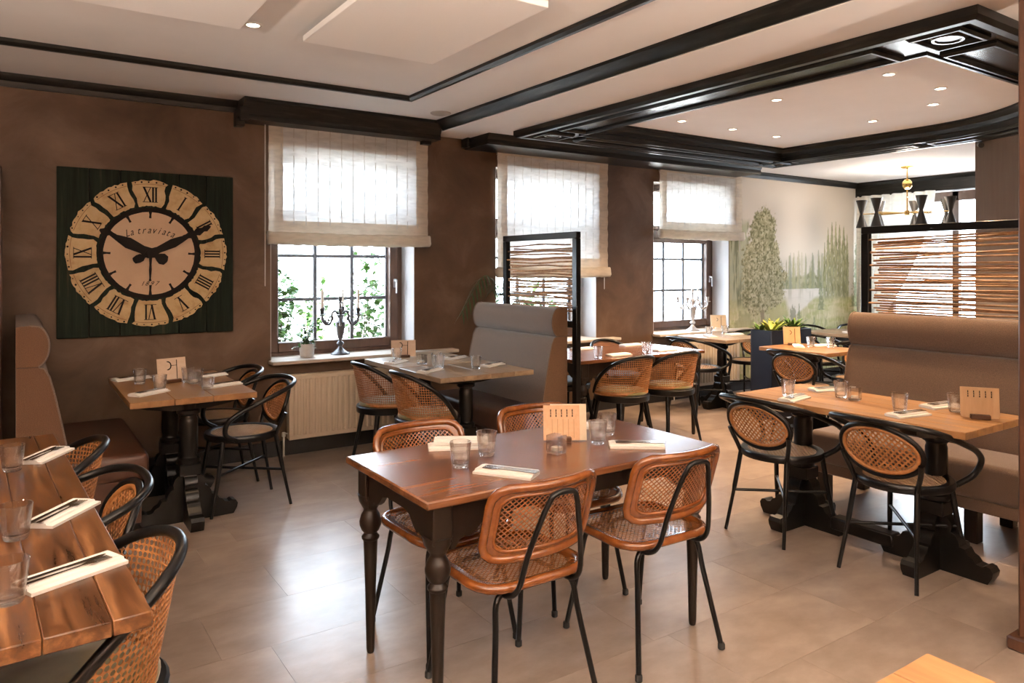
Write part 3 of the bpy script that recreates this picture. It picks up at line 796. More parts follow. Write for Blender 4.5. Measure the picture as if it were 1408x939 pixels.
# ------------------------------------------------------------------ landscape mural, printed on the wall
MX0, MX1, MZ0, MZ1 = 7.165, 9.985, .13, 2.615
NXm, NZm = 380, 334
gx = np.linspace(MX0, MX1, NXm + 1); gz = np.linspace(MZ0, MZ1, NZm + 1)
XX, ZZ = np.meshgrid(gx, gz)
rng = np.random.RandomState(3)
def vnoise(scale, sd, sy=None):
    sy = sy or scale
    r = np.random.RandomState(sd); g = r.rand(620, 620)
    u = (XX - MX0) * scale; v = (ZZ - MZ0) * sy
    i, j = u.astype(int) % 618, v.astype(int) % 618
    fu, fv = u - u.astype(int), v - v.astype(int)
    fu = fu * fu * (3 - 2 * fu); fv = fv * fv * (3 - 2 * fv)
    return (g[j, i] * (1 - fu) + g[j, i + 1] * fu) * (1 - fv) + (g[j + 1, i] * (1 - fu) + g[j + 1, i + 1] * fu) * fv
def fbm(s, sd, sy=None): return (vnoise(s, sd, sy) + .5 * vnoise(s * 2, sd + 1, (sy or s) * 2) + .25 * vnoise(s * 4, sd + 2, (sy or s) * 4)) / 1.75
img = np.zeros((NZm + 1, NXm + 1, 3))
def paint(mask, col): 
    global img
    img = img * (1 - mask[..., None]) + np.array(col)[None, None] * mask[..., None]
def sm(x, a, b):
    t = np.clip((x - a) / (b - a), 0, 1); return t * t * (3 - 2 * t)
sky0, sky1 = np.array((.60, .545, .475)), np.array((.70, .665, .60))
f = sm(ZZ, 1.3, 2.2)[..., None]
img[:] = sky1 * (1 - f) + sky0 * f
# misty hills
hz = 1.70 + .05 * (fbm(2.0, 11) - .5) + .05 * np.sin(XX * 2.2)
paint(.40 * sm(hz - ZZ, 0, .12), (.46, .45, .39))
# meadow under everything, then the lake
gcol = fbm(6, 31, 20)
paint(.96 * sm(1.14 - ZZ, 0, .08), (.47, .44, .27))
lk = sm(1.25 - ZZ, 0, .015) * sm(XX + .05 * (fbm(8, 5) - .5) - (8.22 + .55 * np.clip(1.05 - ZZ, 0, 1) * (ZZ > .8)), 0, .12) * sm(9.12 - 1.7 * np.clip(1.22 - ZZ, 0, .4) - XX + .12 * (fbm(9, 6) - .5), 0, .08) * sm(ZZ, .62, .78)
paint(.93 * lk, (.66, .62, .565))
paint(lk * .55 * sm(fbm(16, 21, 2.5), .40, .7) * sm(ZZ, 1.0, 1.2), (.36, .36, .28))
paint(lk * .25 * sm(fbm(5, 23, 40), .5, .7), (.52, .49, .44))
# far bank: a band of foliage and pointed trees
edge = 1.40 + .16 * (fbm(5, 51, .01) - .4) + .05 * (fbm(26, 52, 26) - .5)
band = sm(edge - ZZ, 0, .04) * sm(ZZ - 1.215, 0, .02) * sm(XX, 8.12, 8.25) * sm(9.2 - XX, 0, .1)
paint(.8 * band, (.36, .36, .25)); paint(band * .75 * sm(fbm(24, 53, 20), .46, .62), (.21, .225, .145)); paint(band * .5 * sm(fbm(28, 56, 24), .55, .68), (.47, .45, .30))
for k in range(46):
    x = rng.uniform(8.15, 9.15); h = rng.uniform(.16, .50); w_ = rng.uniform(.02, .055)
    top = 1.25 + h
    d = np.abs(XX - x) / (w_ * np.clip((top - ZZ) / h, .02, 1) ** .35)
    mk = sm(1 - d + 1.1 * (fbm(34, 60 + k) - .5), 0, .5) * (ZZ < top) * (ZZ > 1.22)
    paint((.35 + .35 * rng.rand()) * mk, [(.25, .27, .17), (.36, .37, .23), (.31, .33, .27), (.42, .40, .27)][k % 4])
# grasses
md = sm(1.14 - ZZ, 0, .08) * (1 - lk)
paint(md * .55 * sm(gcol, .45, .68), (.36, .37, .18))
paint(md * .55 * sm(fbm(4, 41, 11), .52, .7), (.60, .54, .38))
paint(md * .65 * sm(fbm(60, 35, 9), .52, .72) * sm(.98 - ZZ, 0, .3), (.23, .25, .14))
paint(md * .45 * sm(fbm(50, 45, 14), .56, .7), (.62, .57, .40))
paint(.45 * sm(.80 - ZZ, 0, .35) * sm(fbm(9, 46, 9), .35, .6), (.27, .29, .185))
pth = sm(.10 + .12 * (1.0 - ZZ) - np.abs(XX - 8.40 + .5 * (1.0 - ZZ) * 0 + .06 * np.sin(ZZ * 14)), 0, .08) * sm(1.0 - ZZ, 0, .1)
paint(.55 * pth, (.66, .60, .50))
# poplars on the right bank
for x, top, w_ in ((9.12, 1.86, .04), (9.20, 2.05, .05), (9.29, 2.13, .055), (9.38, 2.15, .05), (9.47, 2.10, .055), (9.57, 2.08, .06), (9.65, 1.98, .05)):
    d = np.abs(XX - x) / (w_ * np.clip((top - ZZ) / .40, .02, 1) ** .7)
    mk = sm(1.05 - d + .9 * (fbm(30, int(x * 100)) - .5), 0, .4) * (ZZ < top) * sm(ZZ, 1.02, 1.14)
    paint(.8 * mk, (.27, .28, .17)); paint(mk * .6 * sm(fbm(44, int(x * 70), 14), .5, .66), (.43, .42, .27)); paint(mk * .5 * sm(fbm(40, int(x * 71), 10), .52, .7), (.16, .17, .11))
for x, top, bot, w_, sd in ((9.93, 2.36, .95, .17, 5), (9.03, 1.42, .93, .08, 9), (8.55, 1.05, .72, .06, 12), (8.88, .86, .45, .13, 15)):
    d = np.abs(XX - x) / (w_ * np.clip((top - ZZ) / (top - bot), .02, 1))
    mk = sm(1.1 - d + 1.5 * (fbm(28, 200 + sd) - .5), 0, .3) * (ZZ < top) * (ZZ > bot)
    paint(.8 * mk, (.24, .26, .17)); paint(mk * .6 * sm(fbm(40, 230 + sd), .52, .66), (.46, .45, .31))
# woods at the left edge
mk = sm(7.55 - XX + .16 * (fbm(9, 77) - .5), 0, .06) * sm(ZZ, .95, 1.1) * sm(2.12 - ZZ + .1 * (fbm(6, 78) - .5), 0, .1)
paint(.75 * mk, (.36, .365, .23)); paint(mk * .75 * sm(fbm(26, 79, 2.2), .46, .62), (.16, .17, .11)); paint(mk * .4 * sm(fbm(34, 84, 14), .55, .7), (.5, .47, .3))
# the big tree
tr = ((np.abs(XX - 7.80) < .022 + .05 * sm(1.0 - ZZ, 0, .4)) | (np.abs(XX - 7.80 - .16 * (ZZ - .85)) < .016) | (np.abs(XX - 7.77 + .24 * (ZZ - .9)) < .016)) & (ZZ < 1.4) & (ZZ > .68)
paint(.8 * tr.astype(float), (.27, .22, .16))
def blob(cx, cz, rx, rz, sd):
    d = np.sqrt(((XX - cx) / rx) ** 2 + ((ZZ - cz) / rz) ** 2)
    return sm(1.0 - d + .8 * (fbm(8, sd) - .5) + .7 * (fbm(34, sd + 3) - .5), 0, .16)
tone = fbm(38, 300); ton2 = fbm(46, 310); ton3 = fbm(9, 320)
for cx, cz, rx, rz, sd in ((7.74, 1.38, .36, .40, 101), (7.62, 1.52, .20, .30, 106), (7.95, 1.55, .24, .34, 107), (7.82, 1.80, .30, .36, 102), (7.84, 2.06, .21, .24, 103), (8.06, 1.26, .24, .28, 104), (7.60, 1.10, .17, .2, 105), (7.92, 1.12, .2, .16, 108)):
    mk = blob(cx, cz, rx, rz, sd)
    paint(.9 * mk, (.37, .34, .215))
    paint(mk * .85 * sm(tone, .46, .60), (.17, .165, .10)); paint(mk * .75 * sm(ton2, .54, .66), (.58, .53, .36)); paint(mk * .3 * sm(ton3, .5, .7), (.22, .22, .13))
paint(.8 * blob(8.42, .80, .07, .2, 111), (.27, .27, .2)); paint(.8 * blob(8.12, .93, .18, .11, 112), (.46, .43, .24)); paint(.6 * blob(7.4, .75, .2, .2, 114), (.28, .28, .17))
img = (img - .44) * 1.22 + .43
img = np.clip(img, .02, .9)
vs = np.stack([XX.ravel(), np.full(XX.size, Y1 - .004), ZZ.ravel()], 1)
idx = np.arange((NZm + 1) * (NXm + 1)).reshape(NZm + 1, NXm + 1)
fs = np.stack([idx[:-1, :-1].ravel(), idx[:-1, 1:].ravel(), idx[1:, 1:].ravel(), idx[1:, :-1].ravel()], 1)
me = bpy.data.meshes.new('landscape_mural')
me.from_pydata(vs.tolist(), [], fs.tolist())
ca = me.color_attributes.new('print', 'FLOAT_COLOR', 'POINT')
ca.data.foreach_set('color', np.concatenate([img.reshape(-1, 3), np.ones((XX.size, 1))], 1).ravel().astype(np.float32))
mm, nt, p = node_mat('mural_print')
at = nt.nodes.new('ShaderNodeAttribute'); at.attribute_name = 'print'
nt.links.new(at.outputs['Color'], p.inputs['Base Color']); p.inputs['Roughness'].default_value = .75
me.materials.append(mm)
mural = bpy.data.objects.new('landscape_mural', me); C.objects.link(mural)
tag(mural, 'printed wallpaper mural of a tall tree, lake and poplars on the far wall', 'mural')

# ================================================================== big square wall clock
CX, CZ = .812, 1.603
clk = thing('wall_clock', 'large square dark green wall clock with cream Roman numeral plates', 'clock', (CX, Y1, CZ))
CW, CH = .577, .588
pl = MB().bb(-.0945, .0945, -.03, -.004, -CH, CH, .003).mesh('plank', M['clock_board'])
for i in range(6): link_mesh('plank', pl, clk, (-CW + .0962 + i * .1924, random.uniform(-.002, .002), 0))
MB().bb(-CW * .9, CW * .9, -.005, -.0005, .3, .36).bb(-CW * .9, CW * .9, -.005, -.0005, -.36, -.3).build('batten', M['dark_leg'], clk)
FY = -.031
to_clock = lambda y0: (lambda a, b, d: (a, y0 - d, b))
rr = random.Random(4)
def ring_poly(r, n=72, j=0.0): return [(r * (1 + rr.uniform(-j, j)) * math.cos(2 * PI * k / n), r * (1 + rr.uniform(-j, j)) * math.sin(2 * PI * k / n)) for k in range(n)]
# rough black ring, then the cream dial
MB().prism(ring_poly(.330, 90, .012), 0, .004, to_clock(FY)).build('dial_ring', M['ink'], clk, 30)
MB().prism(ring_poly(.298, 72, .004), 0, .008, to_clock(FY)).build('dial', M['clock_dial'], clk, 30)
for k in range(12):
    a = PI / 2 - k * PI / 6
    d = Vector((math.cos(a), math.sin(a))); e = Vector((-d.y, d.x))
    l = .045 if k != 6 else .07
    pts = [d * .305 + e * .011, d * (.30 - l * .5) + e * .006, d * (.30 - l) + e * .009, d * (.298 - l) - e * .007, d * (.30 - l * .5) - e * .007, d * .305 - e * .012]
    MB().prism([tuple(p) for p in pts], .007, .011, to_clock(FY)).build('hour_mark', M['ink'], clk, 30)
def stroke(m, a, b, w, d0, d1, y0):
    A, B = Vector(a), Vector(b); t = (B - A).normalized(); n_ = Vector((-t.y, t.x)) * w / 2
    m.prism([tuple(A + n_), tuple(B + n_), tuple(B - n_), tuple(A - n_)], d0, d1, to_clock(y0))
NUM = ['XII', 'I', 'II', 'III', 'IIII', 'V', 'VI', 'VII', 'VIII', 'IX', 'X', 'XI']
for k in range(12):
    a = PI / 2 - k * PI / 6
    d = Vector((math.cos(a), math.sin(a))); e = Vector((d.y, -d.x))   # e: reader's right when the foot points to the centre
    # plate
    pts = []
    N_ = 12
    for i in range(N_ + 1):
        t = -1 + 2 * i / N_; r = .528 + rr.uniform(-.006, .005) - .008 * t * t
        an = t * .232; pts.append(d * (r * math.cos(an)) + e * (r * math.sin(an)))
    for i in range(1, 6): 
        r = .528 - .19 * i / 6; an = .232 + rr.uniform(-.018, .008) - .018 * math.sin(i * 1.0); pts.append(d * (r * math.cos(an)) + e * (r * math.sin(an)))
    for i in range(N_ + 1):
        t = 1 - 2 * i / N_; r = .342 + rr.uniform(-.004, .004)
        an = t * .215; pts.append(d * (r * math.cos(an)) + e * (r * math.sin(an)))
    for i in range(1, 6): 
        r = .342 + .186 * i / 6; an = -.232 + rr.uniform(-.008, .018) + .018 * math.sin(i * 1.0); pts.append(d * (r * math.cos(an)) + e * (r * math.sin(an)))
    seg = MB().prism([tuple(p) for p in pts], 0, .006, to_clock(FY)).build('numeral_plate', M['clock_cream'], clk, 30)
    # numeral, drawn with thick and thin strokes
    W_ = {'I': .02, 'V': .056, 'X': .056}
    s = NUM[k]; tot = sum(W_[c] for c in s); x = -tot / 2
    m = MB(); h = .105; r0 = .372
    def P(u, v): return tuple(d * (r0 + v) + e * u)
    for c in s:
        wd = W_[c]
        if c == 'I': stroke(m, P(x + wd / 2, 0), P(x + wd / 2, h), .0115, .005, .0085, FY)
        elif c == 'V':
            stroke(m, P(x + .008, h), P(x + wd / 2 + .001, 0), .013, .005, .0085, FY); stroke(m, P(x + wd - .008, h), P(x + wd / 2, 0), .005, .005, .0088, FY)
        else:
            stroke(m, P(x + .006, h), P(x + wd - .006, 0), .013, .005, .0085, FY); stroke(m, P(x + wd - .006, h), P(x + .006, 0), .005, .005, .0088, FY)
        x += wd
    for v in (-.002, h): stroke(m, P(-tot / 2 - .002, v), P(tot / 2 + .002, v), .004, .005, .0083, FY)
    m.build('numeral', M['ink'], seg)
    m = MB()
    pa = [P(math.sin(t * .215 / 6) * .50, .50 * math.cos(t * .215 / 6) - r0) for t in range(-6, 7)]
    for p_, q_ in zip(pa, pa[1:]): stroke(m, p_, q_, .003, .005, .0075, FY)
    m.build('border_line', M['red_ink'], seg)
    m = MB()
    for t in (-.19, -.11, -.02, .08, .17):
        r = .514; c0 = d * (r * math.cos(t)) + e * (r * math.sin(t)); q = rr.uniform(.004, .0075)
        m.prism([(c0.x + q * math.cos(g * PI / 3), c0.y + q * math.sin(g * PI / 3)) for g in range(6)], .005, .0085, to_clock(FY))
    m.build('nail_holes', M['ink'], seg, kind='stuff')
# hands
def hand(name, pts, ang, d0):
    c_, s_ = math.cos(ang), math.sin(ang)
    full = pts + [(x, -y) for x, y in pts[::-1]]
    MB().prism([(x * c_ - y * s_, x * s_ + y * c_) for x, y in full], d0, d0 + .005, to_clock(FY)).build(name, M['ink'], clk, 30)
hand('hour_hand', [(-.125, .008), (-.115, .034), (-.085, .042), (-.06, .03), (-.04, .014), (0, .04), (.06, .03), (.16, .04), (.22, .026), (.29, .008), (.31, .03), (.335, .025), (.36, .006)], PI - math.radians(27), .012)
hand('minute_hand', [(-.125, .006), (-.12, .022), (-.09, .03), (-.065, .028), (-.045, .012), (0, .035), (.06, .024), (.17, .034), (.23, .024), (.28, .014), (.31, .03), (.34, .018), (.36, .03), (.40, .016), (.42, .024), (.45, .01), (.46, .002)], math.radians(27), .018)
hand('second_hand', [(0, .012), (.08, .007), (.12, .009), (.18, .005), (.2, .009)], -PI / 2 - .02, .024)
MB().lathe([(.001, 0), (.02, 0), (.02, .005), (.001, .007)], 16).move(Matrix.Translation((0, FY - .022, 0)) @ Matrix.Rotation(PI / 2, 4, 'X')).build('hub', M['ink'], clk)
# lettering on the dial: each letter a flat piece of the print
def letters(txt, size, place, shear=.45):
    x = 0; out = MB(); glyphs = []
    for ch in txt:
        if ch == ' ': x += size * .28; continue
        cu = bpy.data.curves.new('letter', 'FONT'); cu.body = ch; cu.size = size; cu.shear = shear; cu.extrude = .0008; cu.resolution_u = 2
        ob = bpy.data.objects.new('letter', cu); C.objects.link(ob)
        dg = bpy.context.evaluated_depsgraph_get()
        me_ = bpy.data.meshes.new_from_object(ob.evaluated_get(dg))
        vs = [v.co.copy() for v in me_.vertices]; fs = [tuple(p.vertices) for p in me_.polygons]
        w_ = max(v.x for v in vs) - min(min(v.x for v in vs), 0)
        glyphs.append((x, vs, fs)); x += w_ + size * .03
        bpy.data.objects.remove(ob); bpy.data.curves.remove(cu); bpy.data.meshes.remove(me_)
    for gx_, vs, fs in glyphs: out.add([place(gx_ - x / 2, v) for v in vs], fs)
    return out
def on_arc(g, v):
    r = .40; g *= .78; a = g / r
    c_, s_ = math.cos(-a), math.sin(-a)
    px, pz = v.x * .78 * c_ - v.y * s_, v.x * .78 * s_ + v.y * c_
    return (r * math.sin(a) + px, FY - .0085 - v.z, .145 + r * (math.cos(a) - 1) + pz)
letters('La traviata', .072, on_arc).build('lettering', M['ink'], clk, kind='stuff')
letters('1897', .045, lambda g, v: (g + v.x, FY - .0085 - v.z, -.232 + v.y)).build('lettering', M['ink'], clk, kind='stuff')

# ================================================================== banquettes
def banquette(label, loc, rz, length, seat_mat, back_mat, end_mat, depth=.60, legs=False):
    """back plane at y=0, seat towards -y, x from 0 to length"""
    t = thing('banquette', label, 'bench', loc, rz, 'upholstered banquettes')
    L = length
    f = lambda a, b, d: (d, -a, b)
    # backrest
    prof = [(0, .40), (.235, .40), (.235, .47), (.222, .56), (.200, .68), (.172, .82), (.148, .92), (.125, .965), (.10, .975), (0, .975)]
    MB().prism(prof, 0, L, f).build('backrest', back_mat, t, 50)
    roll = [(0, .978), (.10, .978)] + [(.085 + .062 * math.cos(a), 1.085 + .108 * math.sin(a)) for a in [(-75 + 15 * k) * PI / 180 for k in range(11)]] + [(.06, 1.195), (0, 1.19)]
    MB().prism(roll, 0, L, f).build('head_roll', back_mat, t, 60)
    # end panels in a brown of their own and the piping round them
    for d, e in ((-.004, 0.0), (L, L + .004)):
        MB().prism([(a * .985 + .002, b) for a, b in prof], d, e, f).build('end_panel', end_mat, t, label='ochre brown end panel')
        MB().prism(roll, d, e, f).build('end_panel', end_mat, t, label='ochre brown end panel')
    for d in (0.0, L):
        for pth in (prof[1:-1], roll[1:-1]): MB().tube([f(a, b, d) for a, b in pth], .006, 6).build('piping', back_mat, t, 60)
    m = MB().soft(0, L, -depth, -.05, .30 if not legs else .25, .455, .035, 3)
    m.build('seat_cushion', seat_mat, t, 60)
    if legs:
        MB().bb(.0, L, -depth + .012, -.05, .19, .26, .006).build('seat_rail', seat_mat, t)
        for lx in (.06, L * .5, L - .06): 
            for ly in (-depth + .09, -.08): MB().bb(lx - .035, lx + .035, ly - .035, ly + .035, 0, .195, .004).build('leg', M['dark_leg'], t)
    else:
        MB().bb(.01, L - .01, -depth + .04, -.02, .06, .31, .004).build('base', seat_mat, t)
        MB().bb(.03, L - .03, -depth + .08, -.03, 0, .061).build('plinth', M['skirting'], t)
    return t
# rz: local -y is where the sitter faces; facing -X means rz = -90 deg; x axis then runs to -Y
banquette('taupe banquette with brown leather seat, beside the radiator window tables', (3.50, 5.56, 0), -PI / 2, 1.14, M['leather'], M['tweed'], M['end_brown'])
banquette('long brown tweed banquette in front of the right stick screen', (4.86, 2.87, 0), -PI / 2, 1.9, M['brown_tweed'], M['brown_tweed'], M['brown_tweed'], legs=True)
banquette('rust seated banquette at the far left, seen from its end under the clock', (.005, 4.60, 0), PI / 2 + .0, 1.2, M['rust_leather'], M['grey_tweed'], M['rust_tweed'], depth=.63)

# ================================================================== stick screens
def stick_variant(k, L):
    r_ = random.Random(100 + k); n_ = 9; pts = []; rad = []
    b = r_.uniform(-.008, .008); ph = r_.uniform(0, 6)
    for i in range(n_):
        s = i / (n_ - 1)
        pts.append((L * s, .004 * math.sin(ph + 5 * s) , b * math.sin(PI * s) + .003 * math.sin(ph * 2 + 9 * s)))
        rad.append(r_.uniform(.0056, .0072) * (1.15 if i % 3 == 1 else 1))
    return MB().tube(pts, rad, 6).mesh('stick', M['stick'], 60)
def screen(label, loc, rz, L, zbot, ztop, seed, count, full_every):
    """posts at x=0 and x=L, sticks between"""
    t = thing('stick_screen', label, 'room divider', loc, rz, 'stick screens behind the banquettes')
    for x in (0, L): MB().bb(x - .027, x + .027, -.022, .022, 0, ztop, .003).build('post', M['black'], t)
    MB().bb(-.027, L + .027, -.022, .022, ztop, ztop + .05, .003).build('top_rail', M['black'], t)
    MB().bb(.027, L - .027, -.02, .02, zbot - .12, zbot - .07, .003).build('lower_rail', M['black'], t)
    r_ = random.Random(seed); V = [stick_variant(seed + k, 1.0) for k in range(9)]
    for i in range(count):
        z = zbot + (ztop - zbot - .035) * (i + .5) / count + r_.uniform(-.004, .004)
        full = i % full_every == 0
        x0_ = .0 if full else r_.uniform(.045, .11)
        x1_ = L if full or r_.random() < .6 else L - r_.uniform(.04, .08)
        o = link_mesh('stick', V[i % 9], t, (x0_, r_.choice((-.008, 0, .008)), z), (r_.uniform(-.4, .4), r_.uniform(-.009, .009) - (.03 if seed == 40 and i > count * .7 else 0) * (1 if not full else 0), 0))
        o.scale = (x1_ - x0_, 1, 1)
    return t
screen('black framed stick screen behind the taupe banquette, in front of the middle window', (3.55, 5.33, 0), -PI / 2, .96, 1.16, 1.725, 20, 27, 4)
screen('long black framed stick screen behind the brown banquette, below the chandelier', (4.915, 2.86, 0), -PI / 2, 1.9, 1.16, 1.735, 40, 31, 5)
# wooden column at the right edge of the frame
col = struct(MB().bb(3.265, 3.6, .94, 1.28, 0, ZS + .01, .008).build('wall_column', M['brown_wood']), 'brown wooden column at the right edge')
MB().bb(3.235, 3.63, .91, 1.31, 0, .055, .008).build('plinth', M['brown_wood'], col)

# ================================================================== tables
TOP = .76
def planks(parent, x0, x1, y0, y1, mat, widths, along='y', z0=.725, gap=.0006, rand=.0007):
    a0, a1 = (x0, x1) if along == 'y' else (y0, y1)
    tot = sum(widths); a = a0
    for w_ in widths:
        d = (a1 - a0) * w_ / tot; dz = random.uniform(-rand, 0)
        m = MB()
        if along == 'y': m.bb(-d / 2 + gap, d / 2 - gap, y0, y1, z0, TOP + dz, .0025); o = m.build('plank', mat, parent, loc=(a + d / 2, 0, 0))
        else: m.bb(x0, x1, -d / 2 + gap, d / 2 - gap, z0, TOP + dz, .0025); o = m.build('plank', mat, parent, loc=(0, a + d / 2, 0))
        a += d
def turned_table(label, cx, cy, lx, ly):
    t = thing('turned_leg_table', label, 'table', (cx, cy, 0), 0, 'tables on turned legs')
    hx, hy = lx / 2, ly / 2
    MB().bb(-hx, hx, -hy, hy, .732, TOP, .005).build('tabletop', M['walnut'], t)
    prof = [(.0105, 0), (.014, .004), (.016, .02), (.021, .25), (.026, .40), (.0275, .44), (.034, .447), (.035, .455), (.028, .463), (.025, .47),
            (.034, .48), (.042, .50), (.043, .515), (.036, .54), (.027, .555), (.026, .562), (.034, .575), (.045, .595), (.05, .62)]
    lm = MB().lathe(prof, 20)
    lm.bb(-.037, .037, -.037, .037, .60, .733, .004)
    me_ = lm.mesh('leg', M['dark_leg'], 40)
    ix, iy = hx - .075, hy - .07
    for sx in (-1, 1):
        for sy in (-1, 1): link_mesh('leg', me_, t, (sx * ix, sy * iy, 0))
    def apron(L):
        pts = [(-L, .732), (-L, .575)]
        up = [(-L + .02, .575), (-L + .035, .60), (-L + .055, .61), (-L + .075, .605), (-L + .10, .62), (-L + .13, .65), (-L + .17, .66)]
        return pts + up + [(-a, b) for a, b in up[::-1]] + [(L, .575), (L, .732)]
    for s in (-1, 1):
        MB().prism(apron(ix - .034), -.011, .011, lambda a, b, d: (a, s * (iy + .012) + d, b)).build('apron', M['dark_leg'], t)
        MB().prism(apron(iy - .034), -.011, .011, lambda a, b, d: (s * (ix + .012) + d, a, b)).build('apron', M['dark_leg'], t)
    return t
turned_table('walnut topped table with dark turned legs in the middle of the room', 1.755, 2.41, 1.36, .69)
turned_table('walnut topped turned leg table behind the left stick screen', 4.42, 4.90, 1.44, .80)

# cast pedestals: four scroll feet, stepped block, column
foot_prof = [(.0, .0), (.0, .30), (.055, .30), (.062, .27), (.08, .255), (.09, .225), (.085, .20), (.105, .19), (.12, .165), (.125, .14),
             (.15, .135), (.165, .11), (.185, .10), (.20, .08), (.225, .075), (.24, .085), (.262, .08), (.275, .06), (.27, .035), (.25, .0)]
def pedestal_meshes():
    f = MB().prism(foot_prof, -.036, .036, lambda a, b, d: (a, d, b))
    c_ = MB().bb(-.062, .062, -.062, .062, .27, .34, .006)
    c_.lathe([(.058, .335), (.064, .345), (.064, .365), (.05, .375), (.046, .39), (.052, .41), (.052, .60), (.047, .615), (.05, .625), (.066, .635), (.066, .655), (.052, .665), (.056, .70), (.056, .71)], 16)
    b = MB().prism([(-.27, .724), (-.27, .695), (-.23, .68), (-.10, .66), (.10, .66), (.23, .68), (.27, .695), (.27, .724)], -.04, .04, lambda a, b_, d: (a, d, b_))
    return f.mesh('foot', M['cast_iron'], 35), c_.mesh('column', M['cast_iron'], 35), b.mesh('top_bracket', M['cast_iron'], 35)
FOOT, COLUMN, BRACKET = pedestal_meshes()
def pedestal_table(label, cx, cy, lx, ly, mat, widths, along='y', peds=(0,), rz=0.0, name='pedestal_table', group='tables on black pedestals'):
    t = thing(name, label, 'table', (cx, cy, 0), rz, group)
    planks(t, -lx / 2, lx / 2, -ly / 2, ly / 2, mat, widths, along)
    for p_ in peds:
        for k in range(4): link_mesh('foot', FOOT, t, (0, p_, 0), (0, 0, k * PI / 2))
        link_mesh('column', COLUMN, t, (0, p_, 0)); b = link_mesh('top_bracket', BRACKET, t, (0, p_, 0))
        b.scale = (min(1, lx / .6), 1, 1)
    if len(peds) > 1: MB().bb(-.045, .045, peds[0] + .2, peds[-1] - .2, .03, .10, .008).build('stretcher', M['cast_iron'], t)
    return t
pedestal_table('long oak plank table on two black scroll footed pedestals, before the brown banquette', 3.845, 2.225, .63, 1.27, M['oak'], (1, 1.3, .9, 1.2, 1), 'y', (-.355, .40))
pedestal_table('plank table on black pedestals under the big clock', .86, 5.045, .68, 1.12, M['honey'], (1.1, 1, 1.2), 'y', (-.33, .30))
pedestal_table('weathered plank table by the taupe banquette, nearer the room', 2.735, 4.645, .77, .635, M['grey_oak'], (1, 1.2, 1.1, .9), 'y', (0,))
pedestal_table('weathered plank table by the taupe banquette, against the window sill', 2.735, 5.295, .77, .635, M['grey_oak'], (1.1, .9, 1.2, 1), 'y', (0,))
pedestal_table('small pale table on a black pedestal below the far silver candelabrum', 6.32, 5.30, .66, .66, M['grey_oak'], (1, 1.2, 1.1), 'y', (0,))
pedestal_table('small oak table on a black pedestal beside the slate planter', 6.09, 4.07, .60, .70, M['honey'], (1, 1.2, 1.1), 'y', (0,))
pedestal_table('rear dark topped table in front of the landscape mural', 7.95, 4.85, .70, .75, M['grey_oak'], (1, 1.2, 1.1), 'y', (0,))
pedestal_table('rustic plank table running along the left edge of the picture', -.178, 2.79, .75, 2.12, M['rustic'], (.1, .16, .14, .17, .13, .08), 'y', (-.7, .7), math.radians(2.75), 'plank_table')
pedestal_table('corner of an orange oak plank table at the very bottom edge', 1.08, .08, .75, 1.29, M['oak'], (1, 1.1, .9, 1, .8), 'y', (-.35, .35), 0, 'plank_table')

